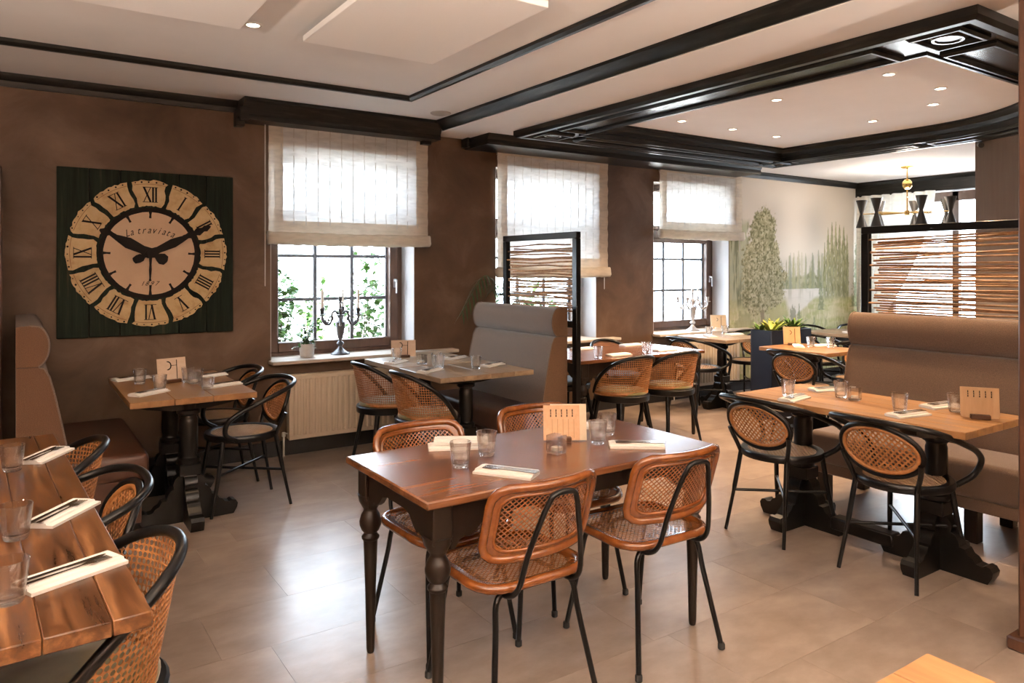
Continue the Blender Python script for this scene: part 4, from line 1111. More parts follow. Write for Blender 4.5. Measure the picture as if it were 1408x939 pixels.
# ================================================================== chairs
# ---- rattan chair on a black tube frame (faces +y)
def make_rattan(label, loc, rz, grp):
    t = thing('rattan_chair', label, 'chair', loc, rz, grp)
    SW, SD = .435, .425
    sp = [(x, y + .015) for x, y in resample(rrect(SW, SD, .10, 6), 40)]
    sz = lambda x, y: .462 - .010 * (1 - (x / .22) ** 2) * (1 - ((y - .015) / .215) ** 2) - .014 * max(0, (y - .12) / .11) ** 2
    MB().tube([(x, y, sz(x, y)) for x, y in sp], .0165, 10, True).build('seat_rim', M['rattan'], t, 60)
    inn = [(x * .84, (y - .015) * .84 + .015) for x, y in sp]
    band = MB(); n_ = len(sp); vs = []
    for a_, b_ in zip(sp, inn): vs += [(a_[0], a_[1], sz(*a_) + .008), (b_[0], b_[1], sz(*b_) + .006), (b_[0], b_[1], sz(*b_) + .001), (a_[0], a_[1], sz(*a_) - .002)]
    band.add(vs, [(i * 4 + k, ((i + 1) % n_) * 4 + k, ((i + 1) % n_) * 4 + (k + 1) % 4, i * 4 + (k + 1) % 4) for i in range(n_) for k in range(4)])
    band.build('seat_border', M['rattan'], t, 60)
    mask = [(x * .90, (y - .015) * .90 + .015) for x, y in sp]
    cane(lambda x, y: (x, y, sz(x, y) + .004), -.2, .2, -.19, .215, .0104, lambda x, y: inside_poly(x, y, mask), .0022, .74, diag=.74).build('seat_cane', M['cane_seat'], t, 60, kind='stuff')
    BW, BH = .42, .262
    bs = lambda x, v, o=0.0: (x, -.205 - v * .30 + .058 * (x / .21) ** 2 - o, .552 + v * .955)
    bp = resample([(x, y + BH / 2) for x, y in rrect(BW, BH, .055, 6)], 44)
    MB().tube([bs(x, v) for x, v in bp], .0155, 10, True).build('back_rim', M['rattan'], t, 60)
    q = [(x * .86, (v - BH / 2) * .78 + BH / 2) for x, v in bp]
    MB().tube([bs(x, v) for x, v in q], .007, 8, True).build('inner_rim', M['rattan'], t, 60)
    vs = []; n_ = len(bp)
    for a_, b_ in zip(bp, q): vs += [bs(*a_, .004), bs(*b_, .004), bs(*b_, -.003), bs(*a_, -.003)]
    MB().add(vs, [(i * 4 + k, ((i + 1) % n_) * 4 + k, ((i + 1) % n_) * 4 + (k + 1) % 4, i * 4 + (k + 1) % 4) for i in range(n_) for k in range(4)]).build('back_border', M['rattan'], t, 60)
    mk = [(x * .90, (v - BH / 2) * .84 + BH / 2) for x, v in bp]
    cane(lambda x, v: bs(x, v, -.001), -.2, .2, .0, BH, .0098, lambda x, v: inside_poly(x, v, mk), .0022, .72, diag=.74).build('back_cane', M['cane_dark'], t, 60, kind='stuff')
    half = [(-.125, .15, .432), (-.130, -.12, .430), (-.130, -.20, .437), (-.124, -.248, .48), (-.108, -.272, .58), (-.078, -.298, .69), (-.058, -.315, .75), (-.034, -.324, .782)]
    loop = half + [(-x, y, z) for x, y, z in half[::-1]]
    MB().tube(curve(loop, 90), .0095, 8).build('back_loop', M['black_metal'], t, 60)
    for s in (-1, 1):
        for (yt, yf, xf) in ((-.16, -.238, .215), (.14, .225, .20)):
            p_ = curve([(s * .06, yt, .438), (s * .12, yt, .436), (s * .158, yt + (yf - yt) * .08, .405), (s * .172, yt + (yf - yt) * .3, .30), (s * xf, yf, .012)], 24)
            leg = MB().tube(p_, .0105, 8).build('leg', M['black_metal'], t, 60)
            MB().lathe([(.011, 0), (.014, .003), (.014, .02), (.0115, .026)], 10, (s * xf, yf, 0)).build('foot_cap', M['rubber'], leg)
    for yt in (-.16, .14): MB().tube([(-.075, yt, .438), (.075, yt, .438)], .0098, 8).build('crossbar', M['black_metal'], t, 60)
    return t
GA = 'rattan chairs around the middle table'
A1 = make_rattan('rattan chair tucked in at the middle table, near side, left one', (1.455, 2.175, 0), 0, GA)
dup(A1, (2.097, 2.18, 0), math.radians(-2), 'rattan chair tucked in at the middle table, near side, right one')
dup(A1, (1.475, 2.675, 0), PI + .03, 'rattan chair across the middle table, whose back shows beside the two napkins')
dup(A1, (2.13, 2.735, 0), PI - .03, 'rattan chair across the middle table, half hidden behind the card holder')

# ---- black bistro armchair with oval cane back (faces +y)
def make_bistro(label, loc, rz, grp):
    t = thing('bistro_armchair', label, 'chair', loc, rz, grp)
    MB().lathe([(.184, .432), (.222, .432), (.227, .44), (.227, .462), (.222, .47), (.198, .471), (.184, .464)], 36, ring=True).build('seat_ring', M['black'], t, 50)
    seat = cane(lambda x, y: (x, y, .4655 - .006 * (1 - (x * x + y * y) / .04)), -.2, .2, -.2, .2, .0125, lambda x, y: x * x + y * y < .204 ** 2, .002, .45)
    seat.build('seat_cane', M['cane_pale'], t, 60, kind='stuff')
    ys = lambda x, z: -.190 - (z - .5) * .36 + .03 * (x / .2) ** 2
    ell = lambda k, n_, rx, rz_: (rx * math.cos(2 * PI * k / n_), .625 + rz_ * math.sin(2 * PI * k / n_) * (1.0 - .0 * math.cos(2 * PI * k / n_)))
    o3 = lambda x, z, d=0: (x, ys(x, z) + d, z)
    MB().tube([o3(*ell(k, 40, .202, .128)) for k in range(40)], .0125, 8, True).build('back_ring', M['black'], t, 60)
    MB().tube([o3(*ell(k, 40, .183, .109)) for k in range(40)], .0105, 8, True).build('cane_border', M['cane'], t, 60)
    cane(lambda x, z: o3(x, z), -.19, .19, .51, .74, .0142, lambda x, z: (x / .19) ** 2 + ((z - .625) / .116) ** 2 < 1, .003, .52).build('back_cane', M['cane'], t, 60, kind='stuff')
    half = [(-.205, .095, .452), (-.25, .165, .50), (-.285, .165, .575), (-.297, .09, .635), (-.296, -.02, .68), (-.284, -.13, .722), (-.245, -.225, .755), (-.14, -.288, .772)]
    hoop = half + [(0, -.305, .776)] + [(-x, y, z) for x, y, z in half[::-1]]
    MB().tube(curve(hoop, 96), .0145, 10).build('arm_hoop', M['black'], t, 60)
    for s in (-1, 1):
        MB().tube(curve([(s * .194, -.212, .585), (s * .186, -.196, .545), (s * .167, -.178, .49), (s * .152, -.165, .445)], 20), .0125, 8).build('back_stile', M['black'], t, 60)
        MB().tube(curve([(s * .152, -.165, .446), (s * .168, -.20, .25), (s * .192, -.248, 0)], 14), [.0135] * 8 + [.010] * 7, 8).build('leg', M['black'], t, 60)
        MB().tube([(s * .150, .155, .438), (s * .172, .19, .22), (s * .198, .235, 0)], [.0145, .0135, .0095], 8).build('leg', M['black'], t, 60)
    MB().tube([(-.168, -.20, .225), (.172, .19, .225)], .0085, 8).build('stretcher', M['black'], t, 60)
    MB().tube([(.168, -.20, .241), (-.172, .19, .241)], .0085, 8).build('stretcher', M['black'], t, 60)
    return t
GB = 'black bistro armchairs with oval cane backs'
B1 = make_bistro('oval backed black armchair at the far end of the long oak table', (3.635, 2.62, 0), -PI / 2, GB)
for x, y, rz, lb in ((3.665, 1.94, -PI / 2, 'oval backed black armchair at the near end of the long oak table'),
                     (1.20, 4.84, PI / 2 + .03, 'black armchair under the clock, nearer the room, with its seat lit'),
                     (1.17, 5.47, PI / 2, 'black armchair under the clock, against the window wall'),
                     (.075, 2.83, PI / 2 + .05, 'black armchair tucked in at the middle of the rustic left table'),
                     (5.93, 5.28, -PI / 2, 'black armchair to the near side of the small table under the far candelabrum'),
                     (6.85, 5.35, PI / 2 + .2, 'black armchair behind the slate planter, next to the far radiator'),
                     (5.83, 3.94, -PI / 2 + .04, 'oval backed black armchair in front of the slate planter'),
                     (6.55, 3.90, PI / 2 + .2, 'black armchair facing the room at the small table beside the brown banquette'),
                     (7.45, 4.88, -PI / 2 - .1, 'rear black armchair with its back to the planter, before the mural'),
                     (8.15, 5.35, PI - .1, 'rear black armchair against the mural, left one'),
                     (8.75, 5.15, PI / 2 + .5, 'rear black armchair against the mural, right one by the screen post')):
    dup(B1, (x, y, 0), rz, lb)

# ---- shell chair with a wrap-round cane back (faces +y)
def make_shell(label, loc, rz, grp):
    t = thing('cane_shell_chair', label, 'chair', loc, rz, grp)
    PHI = math.radians(112); RA = .245
    ztop = lambda ph: .785 - .31 * (abs(ph) / PHI) ** 2.3
    def sf(s_, z):
        ph = s_ / RA; tt = (z - .455) / .33
        r = .222 + .036 * tt
        return (r * math.sin(ph) * 1.04, -r * math.cos(ph) * .96 + .02 - .03 * tt, z)
    S = PHI * RA
    cane(sf, -S, S, .462, .80, .0165, lambda s_, z: abs(s_) < S and z < ztop(s_ / RA) + .004, .003, .62, straight=True).build('back_cane', M['cane'], t, 60, kind='stuff')
    N_ = 56
    top = [sf(RA * ph, ztop(ph)) for ph in [(-PHI + 2 * PHI * k / N_) for k in range(N_ + 1)]]
    MB().tube(top, .0155, 8).build('top_rail', M['black'], t, 60)
    low = [sf(RA * ph, .478) for ph in [(-PHI * .97 + 2 * PHI * .97 * k / N_) for k in range(N_ + 1)]]
    MB().tube(low, .0115, 8, flat=.45).build('lower_band', M['cane'], t, 60)
    MB().lathe([(.001, .405), (.20, .405), (.226, .412), (.230, .43), (.230, .455), (.222, .462), (.001, .462)], 36).build('seat_base', M['black'], t, 40)
    MB().lathe([(.001, .458), (.195, .458), (.207, .466), (.209, .480), (.195, .494), (.12, .500), (.001, .502)], 36).build('seat_cushion', M['olive'], t, 60)
    for sx in (-1, 1):
        for sy in (-1, 1): MB().tube([(sx * .135, sy * .135, .41), (sx * .155, sy * .16, .25), (sx * .19, sy * .205, 0)], [.020, .017, .0105], 10).build('leg', M['black'], t, 60)
    return t
GC = 'cane shell chairs with olive seats'
C1 = make_shell('cane shell chair by the taupe banquette tables, nearer the room, olive seat showing', (2.40, 4.60, 0), -PI / 2, GC)
for x, y, rz, lb in ((2.36, 5.20, -PI / 2, 'cane shell chair in front of the radiator under the candelabrum window'),
                     (.105, 2.10, PI / 2 + .06, 'nearest cane shell chair, at the close end of the rustic left table'),
                     (.055, 3.47, PI / 2, 'cane shell chair at the far end of the rustic left table'),
                     (4.18, 4.55, .0, 'cane shell chair behind the screen post, left of a pair seen from behind'),
                     (4.73, 4.56, -.03, 'cane shell chair, right of a pair seen from behind, nearest the open floor'),
                     (4.15, 5.27, PI, 'cane shell chair across the table behind the screen, nearer the screen'),
                     (4.80, 5.27, PI, 'cane shell chair across the table behind the screen, below the brown pier')):
    c = dup(C1, (x, y, 0), rz, lb)
    if y == 5.27:
        for ch in bpy.data.objects:
            if ch.parent == c and ch.name.startswith('seat_cushion'):
                me2 = ch.data.copy(); me2.materials[0] = M['window_lit_seat']; ch.data = me2; ch['label'] = 'seat cushion with blue window light in its colour'

# ================================================================== things on the tables
def glass_mesh(h, rt, rb, n=20):
    th = .0022
    prof = [(.001, 0), (rb * .93, 0), (rb, .003), (rb + (rt - rb) * .12, h * .12), (rt, h - .001), (rt - th * .5, h), (rt - th, h - .001), (rb + (rt - rb) * .2 - th, h * .2), (rb * .75, h * .145), (.001, h * .135)]
    return MB().lathe(prof, n).mesh('water_glass', M['tumbler'], 40)
GL = glass_mesh(.094, .041, .030); GL_LOW = glass_mesh(.07, .041, .033)
tm = MB().bb(-.03, .03, -.03, .03, 0, .012, .004)
for sx, sy in ((1, 0), (-1, 0), (0, 1), (0, -1)):
    if sx: tm.bb(sx * .03 - .002 - (.0 if sx > 0 else -.004) , sx * .03 + .002 - (.004 if sx > 0 else 0), -.03, .03, .010, .072)
    else: tm.bb(-.028, .028, sy * .03 - (.004 if sy > 0 else 0), sy * .03 + (0 if sy > 0 else .004), .010, .072)
TEA = tm.mesh('tealight_glass', M['tumbler'], 40)
WAX = MB().lathe([(.001, 0), (.019, 0), (.019, .013), (.012, .013), (.001, .011)], 14).mesh('tealight', M['candle'], 40)
GG = 'water glasses on the tables'
def glass(x, y, label, low=False, z=TOP):
    o = link_mesh('water_glass', GL_LOW if low else GL, None, (x, y, z + .0005), (0, 0, random.uniform(0, 6))); return tag(o, label, 'glass', GG)
def tea(x, y, where, rz=.3, z=TOP):
    o = link_mesh('tealight_glass', TEA, None, (x, y, z + .0005), (0, 0, rz)); tag(o, 'square clear tealight glass ' + where, 'candle holder', 'tealight glasses on the tables')
    c = link_mesh('tealight', WAX, None, (x, y, z + .0125)); tag(c, 'small tealight candle inside the square glass ' + where, 'candle', 'tealights')
# folded napkin, long axis x
def napkin_mesh():
    m = MB(); L, W = .112, .046
    prof = [(-W, .0), (W * .9, 0), (W, .004), (W, .010), (W * .9, .0145), (-W * .55, .014), (-W * .6, .009), (-W, .008)]
    m.prism(prof, -L, L, lambda a, b, d: (d, a, b))
    m.prism([(-W * .35, .013), (W * .86, .013), (W * .9, .0165), (-W * .3, .0165)], -L * .92, L * .97, lambda a, b, d: (d, a, b))
    return m.mesh('napkin', M['napkin'], 40)
NAP = napkin_mesh()
NAPN = .0172
kn = MB().prism([(-.11, -.0065), (-.105, -.008), (0, -.006), (.005, -.009), (.085, -.009), (.10, -.002), (.10, .003), (.085, .006), (.005, .005), (0, .006), (-.105, .008), (-.11, .0065)], 0, .0028)
KNIFE = kn.mesh('table_knife', M['steel'], 40)
fk = MB().prism([(-.105, -.006), (-.10, -.0075), (.0, -.0035), (.03, -.0035), (.05, -.011), (.06, -.012), (.06, .012), (.05, .011), (.03, .0035), (.0, .0035), (-.10, .0075), (-.105, .006)], 0, .0026)
for k in range(4):
    yk = -.0105 + k * .007; fk.bb(.059, .098, yk - .0018, yk + .0018, 0, .0026)
FORK = fk.mesh('table_fork', M['steel'], 40)
def napkin(x, y, rz, where, cutlery=True, z=TOP, flip=1):
    o = link_mesh('napkin', NAP, None, (x, y, z + .0005), (0, 0, rz)); tag(o, 'folded white napkin ' + where, 'napkin', 'folded napkins on the tables')
    if cutlery:
        c_, s_ = math.cos(rz), math.sin(rz)
        for me_, nm, dy, lb, cat in ((KNIFE, 'table_knife', .014, 'knife', 'knife'), (FORK, 'table_fork', -.008, 'fork', 'fork')):
            dx = .012 * flip
            k = link_mesh(nm, me_, None, (x + dx * c_ - dy * s_, y + dx * s_ + dy * c_, z + NAPN + .0006), (0, 0, rz + (PI if flip > 0 else 0)))
            tag(k, lb + ' on the napkin ' + where, cat, 'cutlery on the napkins')
R = math.radians
# middle table
napkin(1.46, 2.195, R(-57), 'nearest the front left corner of the middle table')
glass(1.372, 2.37, 'water glass on the left end of the middle table, in front of the rattan back')
glass(1.543, 2.46, 'water glass left of the kraft card holder on the middle table')
tea(1.793, 2.333, 'in front of the kraft card holder')
glass(2.034, 2.362, 'water glass right of the kraft card holder, the nearer of two')
glass(2.176, 2.463, 'water glass right of the kraft card holder, the farther of two')
napkin(2.13, 2.23, R(-37), 'at the near right chair of the middle table')
napkin(1.50, 2.63, R(-25), 'before the far left chair of the middle table, lower of two', False)
napkin(1.53, 2.635, R(-32), 'before the far left chair of the middle table, stacked on another', False, TOP + .018)
napkin(2.20, 2.63, R(-30), 'behind the kraft card holder on the middle table', False)
# rustic left table
for x, y, rz, gx_, gy_, w_ in ((.105, 3.40, 59, -.007, 3.243, 'at the far end of the rustic left table'), (.12, 2.57, 53, .003, 2.423, 'halfway along the rustic left table'), (.115, 2.057, 24, -.011, 1.97, 'at the near end of the rustic left table')):
    napkin(x, y, R(rz), w_, flip=-1); glass(gx_, gy_, 'water glass ' + w_)
# table under the clock
napkin(.64, 5.44, R(20), 'at the wall corner of the table under the clock')
napkin(.655, 4.76, R(35), 'at the front left corner of the table under the clock'); glass(.725, 4.86, 'water glass at the front left corner of the table under the clock')
glass(.66, 5.20, 'water glass standing left of the printed card under the clock')
napkin(1.08, 4.83, R(20), 'at the front right corner of the table under the clock'); glass(.975, 4.76, 'water glass at the front right corner of the table under the clock', True)
napkin(1.10, 5.30, R(20), 'at the back right of the table under the clock'); glass(1.0, 5.20, 'water glass at the back right of the table under the clock', True)
tea(.95, 5.02, 'right of the printed card under the clock'); glass(.93, 5.12, 'water glass touching the printed card under the clock')
# banquette tables by the window
napkin(2.46, 5.24, R(35), 'by the shell chair before the radiator'); glass(2.53, 5.38, 'water glass in front of the printed card near the sill')
tea(2.59, 5.06, 'on the sill side banquette table'); glass(2.65, 4.94, 'water glass, tallest looking, near the joint of the banquette tables')
napkin(2.455, 4.665, R(30), 'by the nearer shell chair of the banquette tables'); glass(2.60, 4.80, 'water glass on the napkin edge of the nearer banquette table')
glass(2.80, 4.61, 'water glass alone near the front edge of the nearer banquette table'); napkin(2.99, 4.68, R(25), 'against the taupe banquette, front one')
napkin(2.98, 5.22, R(25), 'against the taupe banquette, sill side')
# long oak table
napkin(3.625, 2.53, R(10), 'at the far chair of the long oak table'); glass(3.70, 2.625, 'water glass at the far chair of the long oak table')
napkin(4.06, 2.60, R(-20), 'at the far end of the long oak table, banquette side'); glass(3.90, 2.42, 'water glass at the far end of the long oak table, banquette side')
tea(3.89, 2.33, 'in the middle of the long oak table')
napkin(3.70, 1.935, R(-10), 'at the near chair of the long oak table'); glass(3.78, 2.02, 'water glass at the near chair of the long oak table')
napkin(4.08, 1.96, R(-10), 'next to the slotted wooden card stand, banquette side'); glass(4.00, 1.85, 'water glass next to the slotted wooden card stand')
# table behind the screen
glass(3.974, 4.61, 'water glass beside the screen post on the table behind it'); napkin(4.22, 4.63, R(0), 'at the left shell chair behind the screen', False)
glass(4.566, 4.66, 'water glass between the pair of shell chairs behind the screen'); napkin(4.80, 4.66, R(0), 'at the right shell chair behind the screen', False)
napkin(4.25, 5.15, R(0), 'on the window side of the table behind the screen, nearer the screen', False); napkin(4.85, 5.15, R(0), 'on the window side of the table behind the screen, farther from it', False)
# far tables
glass(6.31, 5.47, 'water glass on the small table under the far candelabrum, left one'); glass(6.55, 5.45, 'water glass on the small table under the far candelabrum, right one')
napkin(6.18, 5.33, R(60), 'on the small table under the far candelabrum, left one', False); napkin(6.56, 5.33, R(0), 'on the small table under the far candelabrum, right one', False)
glass(6.17, 4.13, 'water glass near the wooden block card beside the planter'); glass(6.28, 4.0, 'water glass on the middle of the small table beside the planter')
napkin(6.08, 4.20, R(40), 'next to the wooden block card beside the planter', False); napkin(6.32, 4.10, R(-20), 'on the banquette side of the table beside the planter', False)
glass(8.02, 4.62, 'water glass on the rear table before the mural', False); glass(8.1, 4.72, 'second water glass on the rear table before the mural, nearer the screen post')
napkin(7.9, 4.75, R(-20), 'on the rear table before the mural', False)

# card holders
def card_stand(label, x, y, rz, w_, h, mat, dashes, base_mat, back=None, z=TOP, lean=.16):
    t = thing('card_holder', label, 'menu holder', (x, y, z), rz, 'menu cards on the tables')
    MB().bb(-w_ * .26, w_ * .26, -.03, .03, 0, .022, .003).build('base_block', base_mat, t)
    m = MB(); sh = lambda a, b, d: (a + (b * .0), b * lean + d, b)
    m.prism([(-w_ / 2, .006), (w_ / 2, .006), (w_ / 2, h), (-w_ / 2, h)], -.005, -.001, sh)
    card = m.build('card', mat, t)
    if back:
        MB().prism([(-w_ / 2 + .03, .004), (w_ / 2 + .03, .004), (w_ / 2 + .03, h + .004), (-w_ / 2 + .03, h + .004)], .001, .004, sh).build('card', back, t, label='paler card behind')
    m = MB()
    if dashes == 'slots':
        for k in range(5):
            cx_ = -w_ * .30 + k * w_ * .15
            for q in range(3): m.prism([(cx_ - .0022 + .001 * (q % 2), h * .83 - q * .011), (cx_ + .0025, h * .83 - q * .011), (cx_ + .0022, h * .83 - q * .011 + .0095), (cx_ - .0015, h * .83 - q * .011 + .0095)], -.0062, -.0045, sh)
        m.build('printed_dashes', M['ink'], card)
        m = MB()
        for k in range(5): 
            cx_ = -w_ * .26 + k * w_ * .15; m.prism([(cx_ - .0015, h * .10), (cx_ + .0015, h * .10), (cx_ + .0015, h * .62), (cx_ - .0015, h * .62)], -.0058, -.0048, sh)
        m.build('fold_lines', M['light_wood'], card)
    else:
        s_ = h / .14
        cres = [(.022 * math.cos(a), .026 * math.sin(a)) for a in [PI * .62 - k * PI * 1.24 / 10 for k in range(11)]] + [(.008 + .014 * math.cos(a) * .8 - .004, .018 * math.sin(a)) for a in [-PI * .5 + k * PI / 8 for k in range(9)]]
        if dashes == 'moon':
            m.prism([(-w_ * .14 + a * s_, h * .70 + b * s_) for a, b in cres], -.0062, -.0045, sh)
            m.prism([(-w_ * .03, h * .685), (w_ * .16, h * .685), (w_ * .16, h * .705), (-w_ * .03, h * .705)], -.0062, -.0045, sh)
        else:
            m.prism([(-w_ * .1 + a * s_ * .6, h * .70 + b * s_ * .6) for a, b in cres], -.0062, -.0045, sh)
        m.prism([(w_ * .15, h * .12), (w_ * .175, h * .12), (w_ * .19, h * .92), (w_ * .165, h * .92)], -.0062, -.0045, sh)
        m.build('printed_motif', M['ink'], card)
    return t
card_stand('kraft paper card holder with five printed dashes on the middle table', 1.93, 2.475, R(-32), .155, .15, M['paper'], 'slots', M['brown_wood'], M['paper_pale'])
card_stand('slotted light wooden card stand at the near end of the long oak table', 3.92, 1.70, R(-58), .165, .15, M['light_wood'], 'slots', M['brown_wood'])
card_stand('printed card with dark crescent on the table under the clock', .845, 5.16, R(16), .185, .155, M['paper_grey'], 'moon', M['brown_wood'])
card_stand('printed card with dark crescent at the sill side of the banquette tables', 2.66, 5.53, R(-22), .20, .14, M['paper_grey'], 'moon', M['brown_wood'])
card_stand('pale printed card beside the silver candelabrum on the far sill', 6.93, 5.86, R(-30), .19, .17, M['paper_pale'], 'small', M['plastic_white'], z=.765)
card_stand('small wooden block card beside the slate planter', 6.17, 4.33, R(-38), .16, .17, M['light_wood'], 'small', M['brown_wood'])

# ================================================================== on the sills
def candelabrum(label, x, y, z, rz, mat, angs, with_candles, h=.50, arm=.17):
    t = thing('candelabrum', label, 'candle holder', (x, y, z), rz, 'candelabra on the sills')
    MB().lathe([(.001, 0), (.078, 0), (.082, .004), (.078, .010), (.05, .026), (.028, .045), (.016, .062), (.014, .068), (.024, .078), (.032, .092), (.024, .106), (.013, .114), (.013, .125),
                (.022, .14), (.036, .20), (.042, .25), (.042, .27), (.035, .275), (.018, .285), (.014, .30), (.026, .32), (.03, .34), (.018, .355), (.012, .37), (.012, .42), (.009, .43), (.03, .435), (.03, .44), (.011, .445), (.016, .46), (.016, .49), (.001, .49)], 20).build('stem', mat, t, 50)
    for k, a in enumerate(angs):
        c_, s_ = math.cos(a), math.sin(a)
        path = curve([(.014, 0, .325), (.045, 0, .365), (.075, 0, .35), (.082, 0, .29), (.105, 0, .255), (.14, 0, .262), (arm, 0, .30), (arm, 0, .335)], 36)
        m = MB().tube(path, .0085, 7)
        sw = [(.085 + .018 * math.cos(q), 0, .305 + .018 * math.sin(q)) for q in [k2 * .6 for k2 in range(9)]]; m.tube(sw, .006, 6)
        sw = [(.125 + .016 * math.cos(q + 2), 0, .282 + .016 * math.sin(q + 2)) for q in [k2 * .6 for k2 in range(9)]]; m.tube(sw, .006, 6)
        m.lathe([(.001, .33), (.032, .338), (.036, .345), (.010, .348), (.016, .365), (.019, .395), (.001, .395)], 12, (arm, 0, 0))
        m.move(Matrix.Rotation(a, 4, 'Z'))
        ar = m.build('arm', mat, t, 50)
        if k in with_candles:
            MB().lathe([(.0095, 0), (.0085, .155), (.004, .165), (.001, .167)], 10, (arm * c_, arm * s_, .385)).build('candle', M['candle'], ar)
    return t
candelabrum('dark pewter candelabrum with tall cream candles on the sill beside the clock', 2.295, 6.0, .765, 0, M['pewter'], [R(a) for a in (8, 62, 128, 188, 250, 310)], (0, 1, 2, 3, 5))
candelabrum('pale silver candelabrum on the far window sill', 6.56, 5.93, .765, R(-38), M['silver'], [R(a) for a in (0, 60, 180, 240, 300, 120)][:4], (1,))
# potted plant on the sill
def leaf_sheet(m, base, d, L, W, droop=.3, fold=.25, n=4):
    d = Vector(d).normalized(); up = Vector((0, 0, 1)); s_ = d.cross(up)
    if s_.length < .05: s_ = Vector((1, 0, 0))
    s_.normalize(); u = s_.cross(d); P = []; B = Vector(base)
    rows_ = []
    for i in range(n + 1):
        t_ = i / n; c = B + d * (L * t_) - up * (droop * L * t_ * t_)
        w_ = W * (math.sin(PI * min(1, t_ * .9 + .08)) ** .8) if i < n else .0008
        rows_.append((c - s_ * w_ + u * fold * w_, c, c + s_ * w_ + u * fold * w_))
    vs = [v for r_ in rows_ for v in r_]; fs = []
    for i in range(n):
        for k in range(2): fs.append((i * 3 + k, i * 3 + k + 1, i * 3 + k + 4, i * 3 + k + 3))
    m.add(vs, fs)
def bush_leaves(m, rnd, centre, spread, n, L, W):
    for _ in range(n):
        p_ = Vector([centre[k] + rnd.gauss(0, spread[k]) for k in range(3)])
        leaf_sheet(m, p_, (rnd.uniform(-1, 1), rnd.uniform(-1, 1), rnd.uniform(-.3, .8)), L * rnd.uniform(.6, 1.2), W * rnd.uniform(.7, 1.2), .3, .2, 3)
r_ = random.Random(12)
pp = thing('potted_plant', 'small leafy plant in a pale ceramic pot on the sill beside the clock', 'plant', (2.0, 5.98, .765))
MB().lathe([(.001, 0), (.050, 0), (.055, .004), (.060, .06), (.060, .105), (.055, .107), (.053, .09), (.001, .088)], 24).build('pot', M['pot'], pp)
MB().lathe([(.001, .092), (.0535, .09), (.0535, .086)], 18).build('soil', M['soil'], pp)
m = MB(); sm_ = MB()
for k in range(9):
    a = r_.uniform(0, 6.28); tip = (math.cos(a) * r_.uniform(.03, .13), math.sin(a) * r_.uniform(.03, .09), r_.uniform(.14, .29) if k > 2 else .07)
    path = curve([(0, 0, .085), (tip[0] * .4, tip[1] * .4, max(tip[2] * .7, .13)), tip], 10); sm_.tube(path, .0018, 5)
    for p_ in path[3:]:
        for q in range(2): leaf_sheet(m, p_, (r_.uniform(-1, 1), r_.uniform(-1, 1), r_.uniform(-.2, .6)), r_.uniform(.03, .048), r_.uniform(.010, .016), .2, .2, 3)
sm_.build('stems', M['bark'], pp); m.build('foliage', M['leaf'], pp, 180, kind='stuff')
# palm behind the banquette, on the middle sill
palm = thing('potted_palm', 'palm behind the taupe banquette, fronds hanging over the brown wall', 'plant', (3.98, 5.98, .765))
MB().lathe([(.001, 0), (.07, 0), (.095, .15), (.10, .155), (.092, .157), (.088, .13), (.001, .13)], 24).build('pot', M['pot'], palm)
MB().lathe([(.001, .136), (.089, .132), (.089, .127)], 18).build('soil', M['soil'], palm)
def frond(base, mid, tip, n=9, L=.20):
    path = curve([base, mid, tip], 2 * n); m = MB().tube(path, .003, 5)
    for i in range(5, len(path) - 1):
        d = (path[i + 1] - path[i]).normalized(); s_ = d.cross(Vector((0, 0, 1))).normalized(); f = i / len(path)
        for sg in (-1, 1):
            leaf_sheet(m, path[i], d * .7 + s_ * sg * (1.0 - .4 * f) + Vector((0, 0, -.25)), L * (1.15 - .65 * f), .0065, .35, .1, 3)
    o = m.build('frond', M['leaf_dark'], palm, 180)
frond((0, -.02, .13), (-.36, -.22, .66), (-.70, -.30, .30)); frond((0, -.02, .13), (-.16, -.16, .60), (-.34, -.27, .52)); frond((0, 0, .13), (.0, -.15, .42), (.08, -.35, .38))
frond((0, 0, .13), (.2, -.12, .36), (.42, -.2, .2)); frond((0, 0, .13), (-.05, 0, .4), (-.12, .02, .55)); frond((0, 0, .13), (.12, .02, .4), (.25, .05, .5))
# slate planter with rosettes of long leaves
pl_ = thing('planter', 'tall slate blue box planter with spiky green plants', 'planter', (6.46, 4.66, 0))
m = MB(); hx, hy = .325, .125; H_ = .88
for a in ((-hx, hx, -hy, -hy + .018), (-hx, hx, hy - .018, hy)): m.bb(*a, 0, H_, .003)
for a in ((-hx, -hx + .018), (hx - .018, hx)): m.bb(*a, -hy + .018, hy - .018, 0, H_)
m.bb(-hx + .018, hx - .018, -hy + .018, hy - .018, 0, .3)
m.build('box', M['planter'], pl_)
MB().bb(-hx + .018, hx - .018, -hy + .018, hy - .018, .30, .84).build('soil', M['soil'], pl_)
for (px, py, nn, mt, L_, rise) in ((-.20, -.02, 22, 'leaf_yellow', .20, .75), (-.02, .03, 20, 'leaf', .17, .9), (.15, -.02, 20, 'leaf', .19, 1.0), (.26, .03, 14, 'leaf_yellow', .15, 1.0), (-.27, .05, 12, 'leaf', .13, 1.1)):
    for k in range(nn):
        a = k * 2.4 + px; m = MB()
        leaf_sheet(m, (px, py, .835), (math.cos(a), math.sin(a), rise * r_.uniform(.6, 2.0)), L_ * 1.25 * r_.uniform(.8, 1.2), .017, .22, .3, 5)
        m.build('leaf', M[mt], pl_, 180)

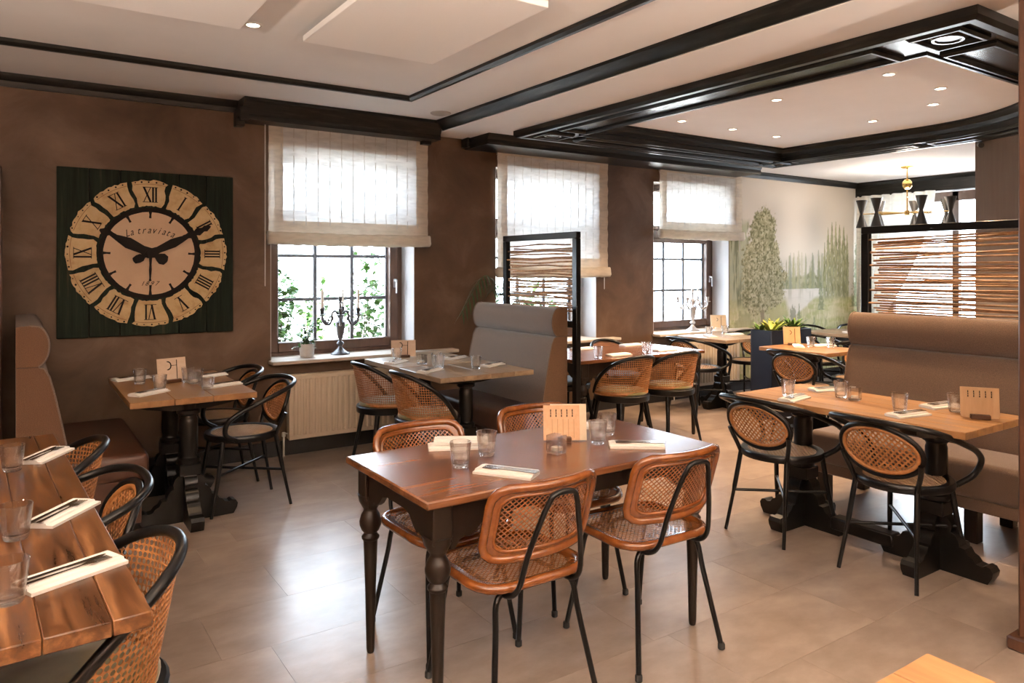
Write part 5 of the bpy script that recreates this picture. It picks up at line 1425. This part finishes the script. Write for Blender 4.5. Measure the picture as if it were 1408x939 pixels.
# ================================================================== chandelier
ch = thing('chandelier', 'brass chandelier with black hourglass shades, hanging above the right stick screen', 'ceiling light', (8.70, 4.56, ZS))
MB().lathe([(.001, 0), (.07, 0), (.07, -.012), (.055, -.022), (.012, -.026), (.012, -.03)][::-1], 20).build('canopy', M['brass'], ch)
MB().tube([(0, 0, -.02), (0, 0, -.56)], .008, 8).build('rod', M['brass'], ch)
MB().lathe([(.001, -.275), (.03, -.265), (.05, -.235), (.055, -.21), (.05, -.185), (.03, -.155), (.001, -.145)], 20).build('ball', M['brass'], ch)
MB().lathe([(.001, -.575), (.028, -.57), (.028, -.52), (.001, -.515)], 16).build('hub', M['brass'], ch)
ca_, sa_ = math.cos(R(34.08)), math.sin(R(34.08))
SH = MB().lathe([(.062, -.165), (.066, -.165), (.018, 0), (.066, .165), (.062, .165), (.014, 0)], 18, ring=True).mesh('shade', M['shade'], 40)
BU = MB().lathe([(.001, 0), (.022, .012), (.022, .03), (.001, .045)], 10).mesh('bulb', M['bulb'])
for lx, dp in ((-.41, -.10), (-.43, .22), (-.16, .33), (-.07, -.42), (.24, .28), (.33, -.30), (.47, .02)):
    X_, Y_ = lx * ca_ + dp * sa_, -lx * sa_ + dp * ca_
    MB().tube([(0, 0, -.545), (X_, Y_, -.545)], .007, 7).build('arm', M['brass'], ch)
    s_ = link_mesh('shade', SH, ch, (X_, Y_, -.545))
    link_mesh('bulb', BU, s_, (0, 0, .10)); link_mesh('bulb', BU, s_, (0, 0, -.14))
l = bpy.data.lights.new('chandelier_glow', 'POINT'); l.energy = 30; l.color = WARM2; l.shadow_soft_size = .08
o = bpy.data.objects.new('chandelier_glow', l); C.objects.link(o); o.parent = ch; o.location = (0, 0, -.36)
# small camera on the corner of the wall block
sc_ = thing('security_camera', 'tiny black security camera at the top corner of the taupe wall block', 'camera', (7.38, 3.20, ZS - .0))
MB().lathe([(.001, 0), (.03, 0), (.03, -.015), (.015, -.03), (.012, -.05)][::-1], 12).build('mount', M['plastic_black'], sc_)
MB().tube([(.03, .02, -.05), (-.03, -.02, -.06), (-.09, -.05, -.075)], [.022, .026, .024], 12).build('body', M['plastic_black'], sc_)

# ================================================================== outside
struct(MB().bb(-14, 24, Y1 + .43, 30, -.5, -.4).build('ground_outside', M['paving']), 'bright paving outside the windows')
def shrub(label, x, y, z, h, spread, n, seed, bare=.35):
    rn = random.Random(seed)
    t = thing('shrub', label, 'shrub', (x, y, z), 0, 'shrubs outside the windows')
    st = MB(); lf = MB()
    for k in range(7):
        a = rn.uniform(0, 6.28); tip = Vector((math.cos(a) * spread * rn.uniform(.2, 1), math.sin(a) * spread * .5 * rn.uniform(.2, 1), h * rn.uniform(.75, 1)))
        path = curve([(tip.x * .1, tip.y * .1, 0), (tip.x * .35, tip.y * .35, h * .45), tuple(tip)], 12); st.tube(path, [.014 - .001 * i for i in range(len(path))], 6)
        for i in range(3, len(path)):
            bush_leaves(lf, rn, path[i], (spread * .17, spread * .12, h * .05), n * 2, .10, .03)
    st.build('stems', M['bark'], t); lf.build('foliage', M['leaf'], t, 180, kind='stuff')
shrub('leafy green shrub outside, at the clock side of the window', 2.10, 7.15, -.40, 2.05, .30, 12, 1)
shrub('leafy green shrub outside, behind the candelabrum', 3.02, 7.30, -.40, 2.05, .52, 8, 2)
shrub('small leafy shrub outside, low behind the candelabrum', 2.75, 8.0, -.40, 1.75, .30, 5, 3)
shrub('leafy green shrub outside the middle window', 4.75, 7.2, -.40, 1.75, .50, 10, 4)
shrub('leafy shrub outside, seen through the left stick screen', 5.35, 7.3, -.40, 1.75, .45, 10, 6)
shrub('sparse shrub outside the far window', 6.75, 7.6, -.40, 1.5, .3, 4, 5)
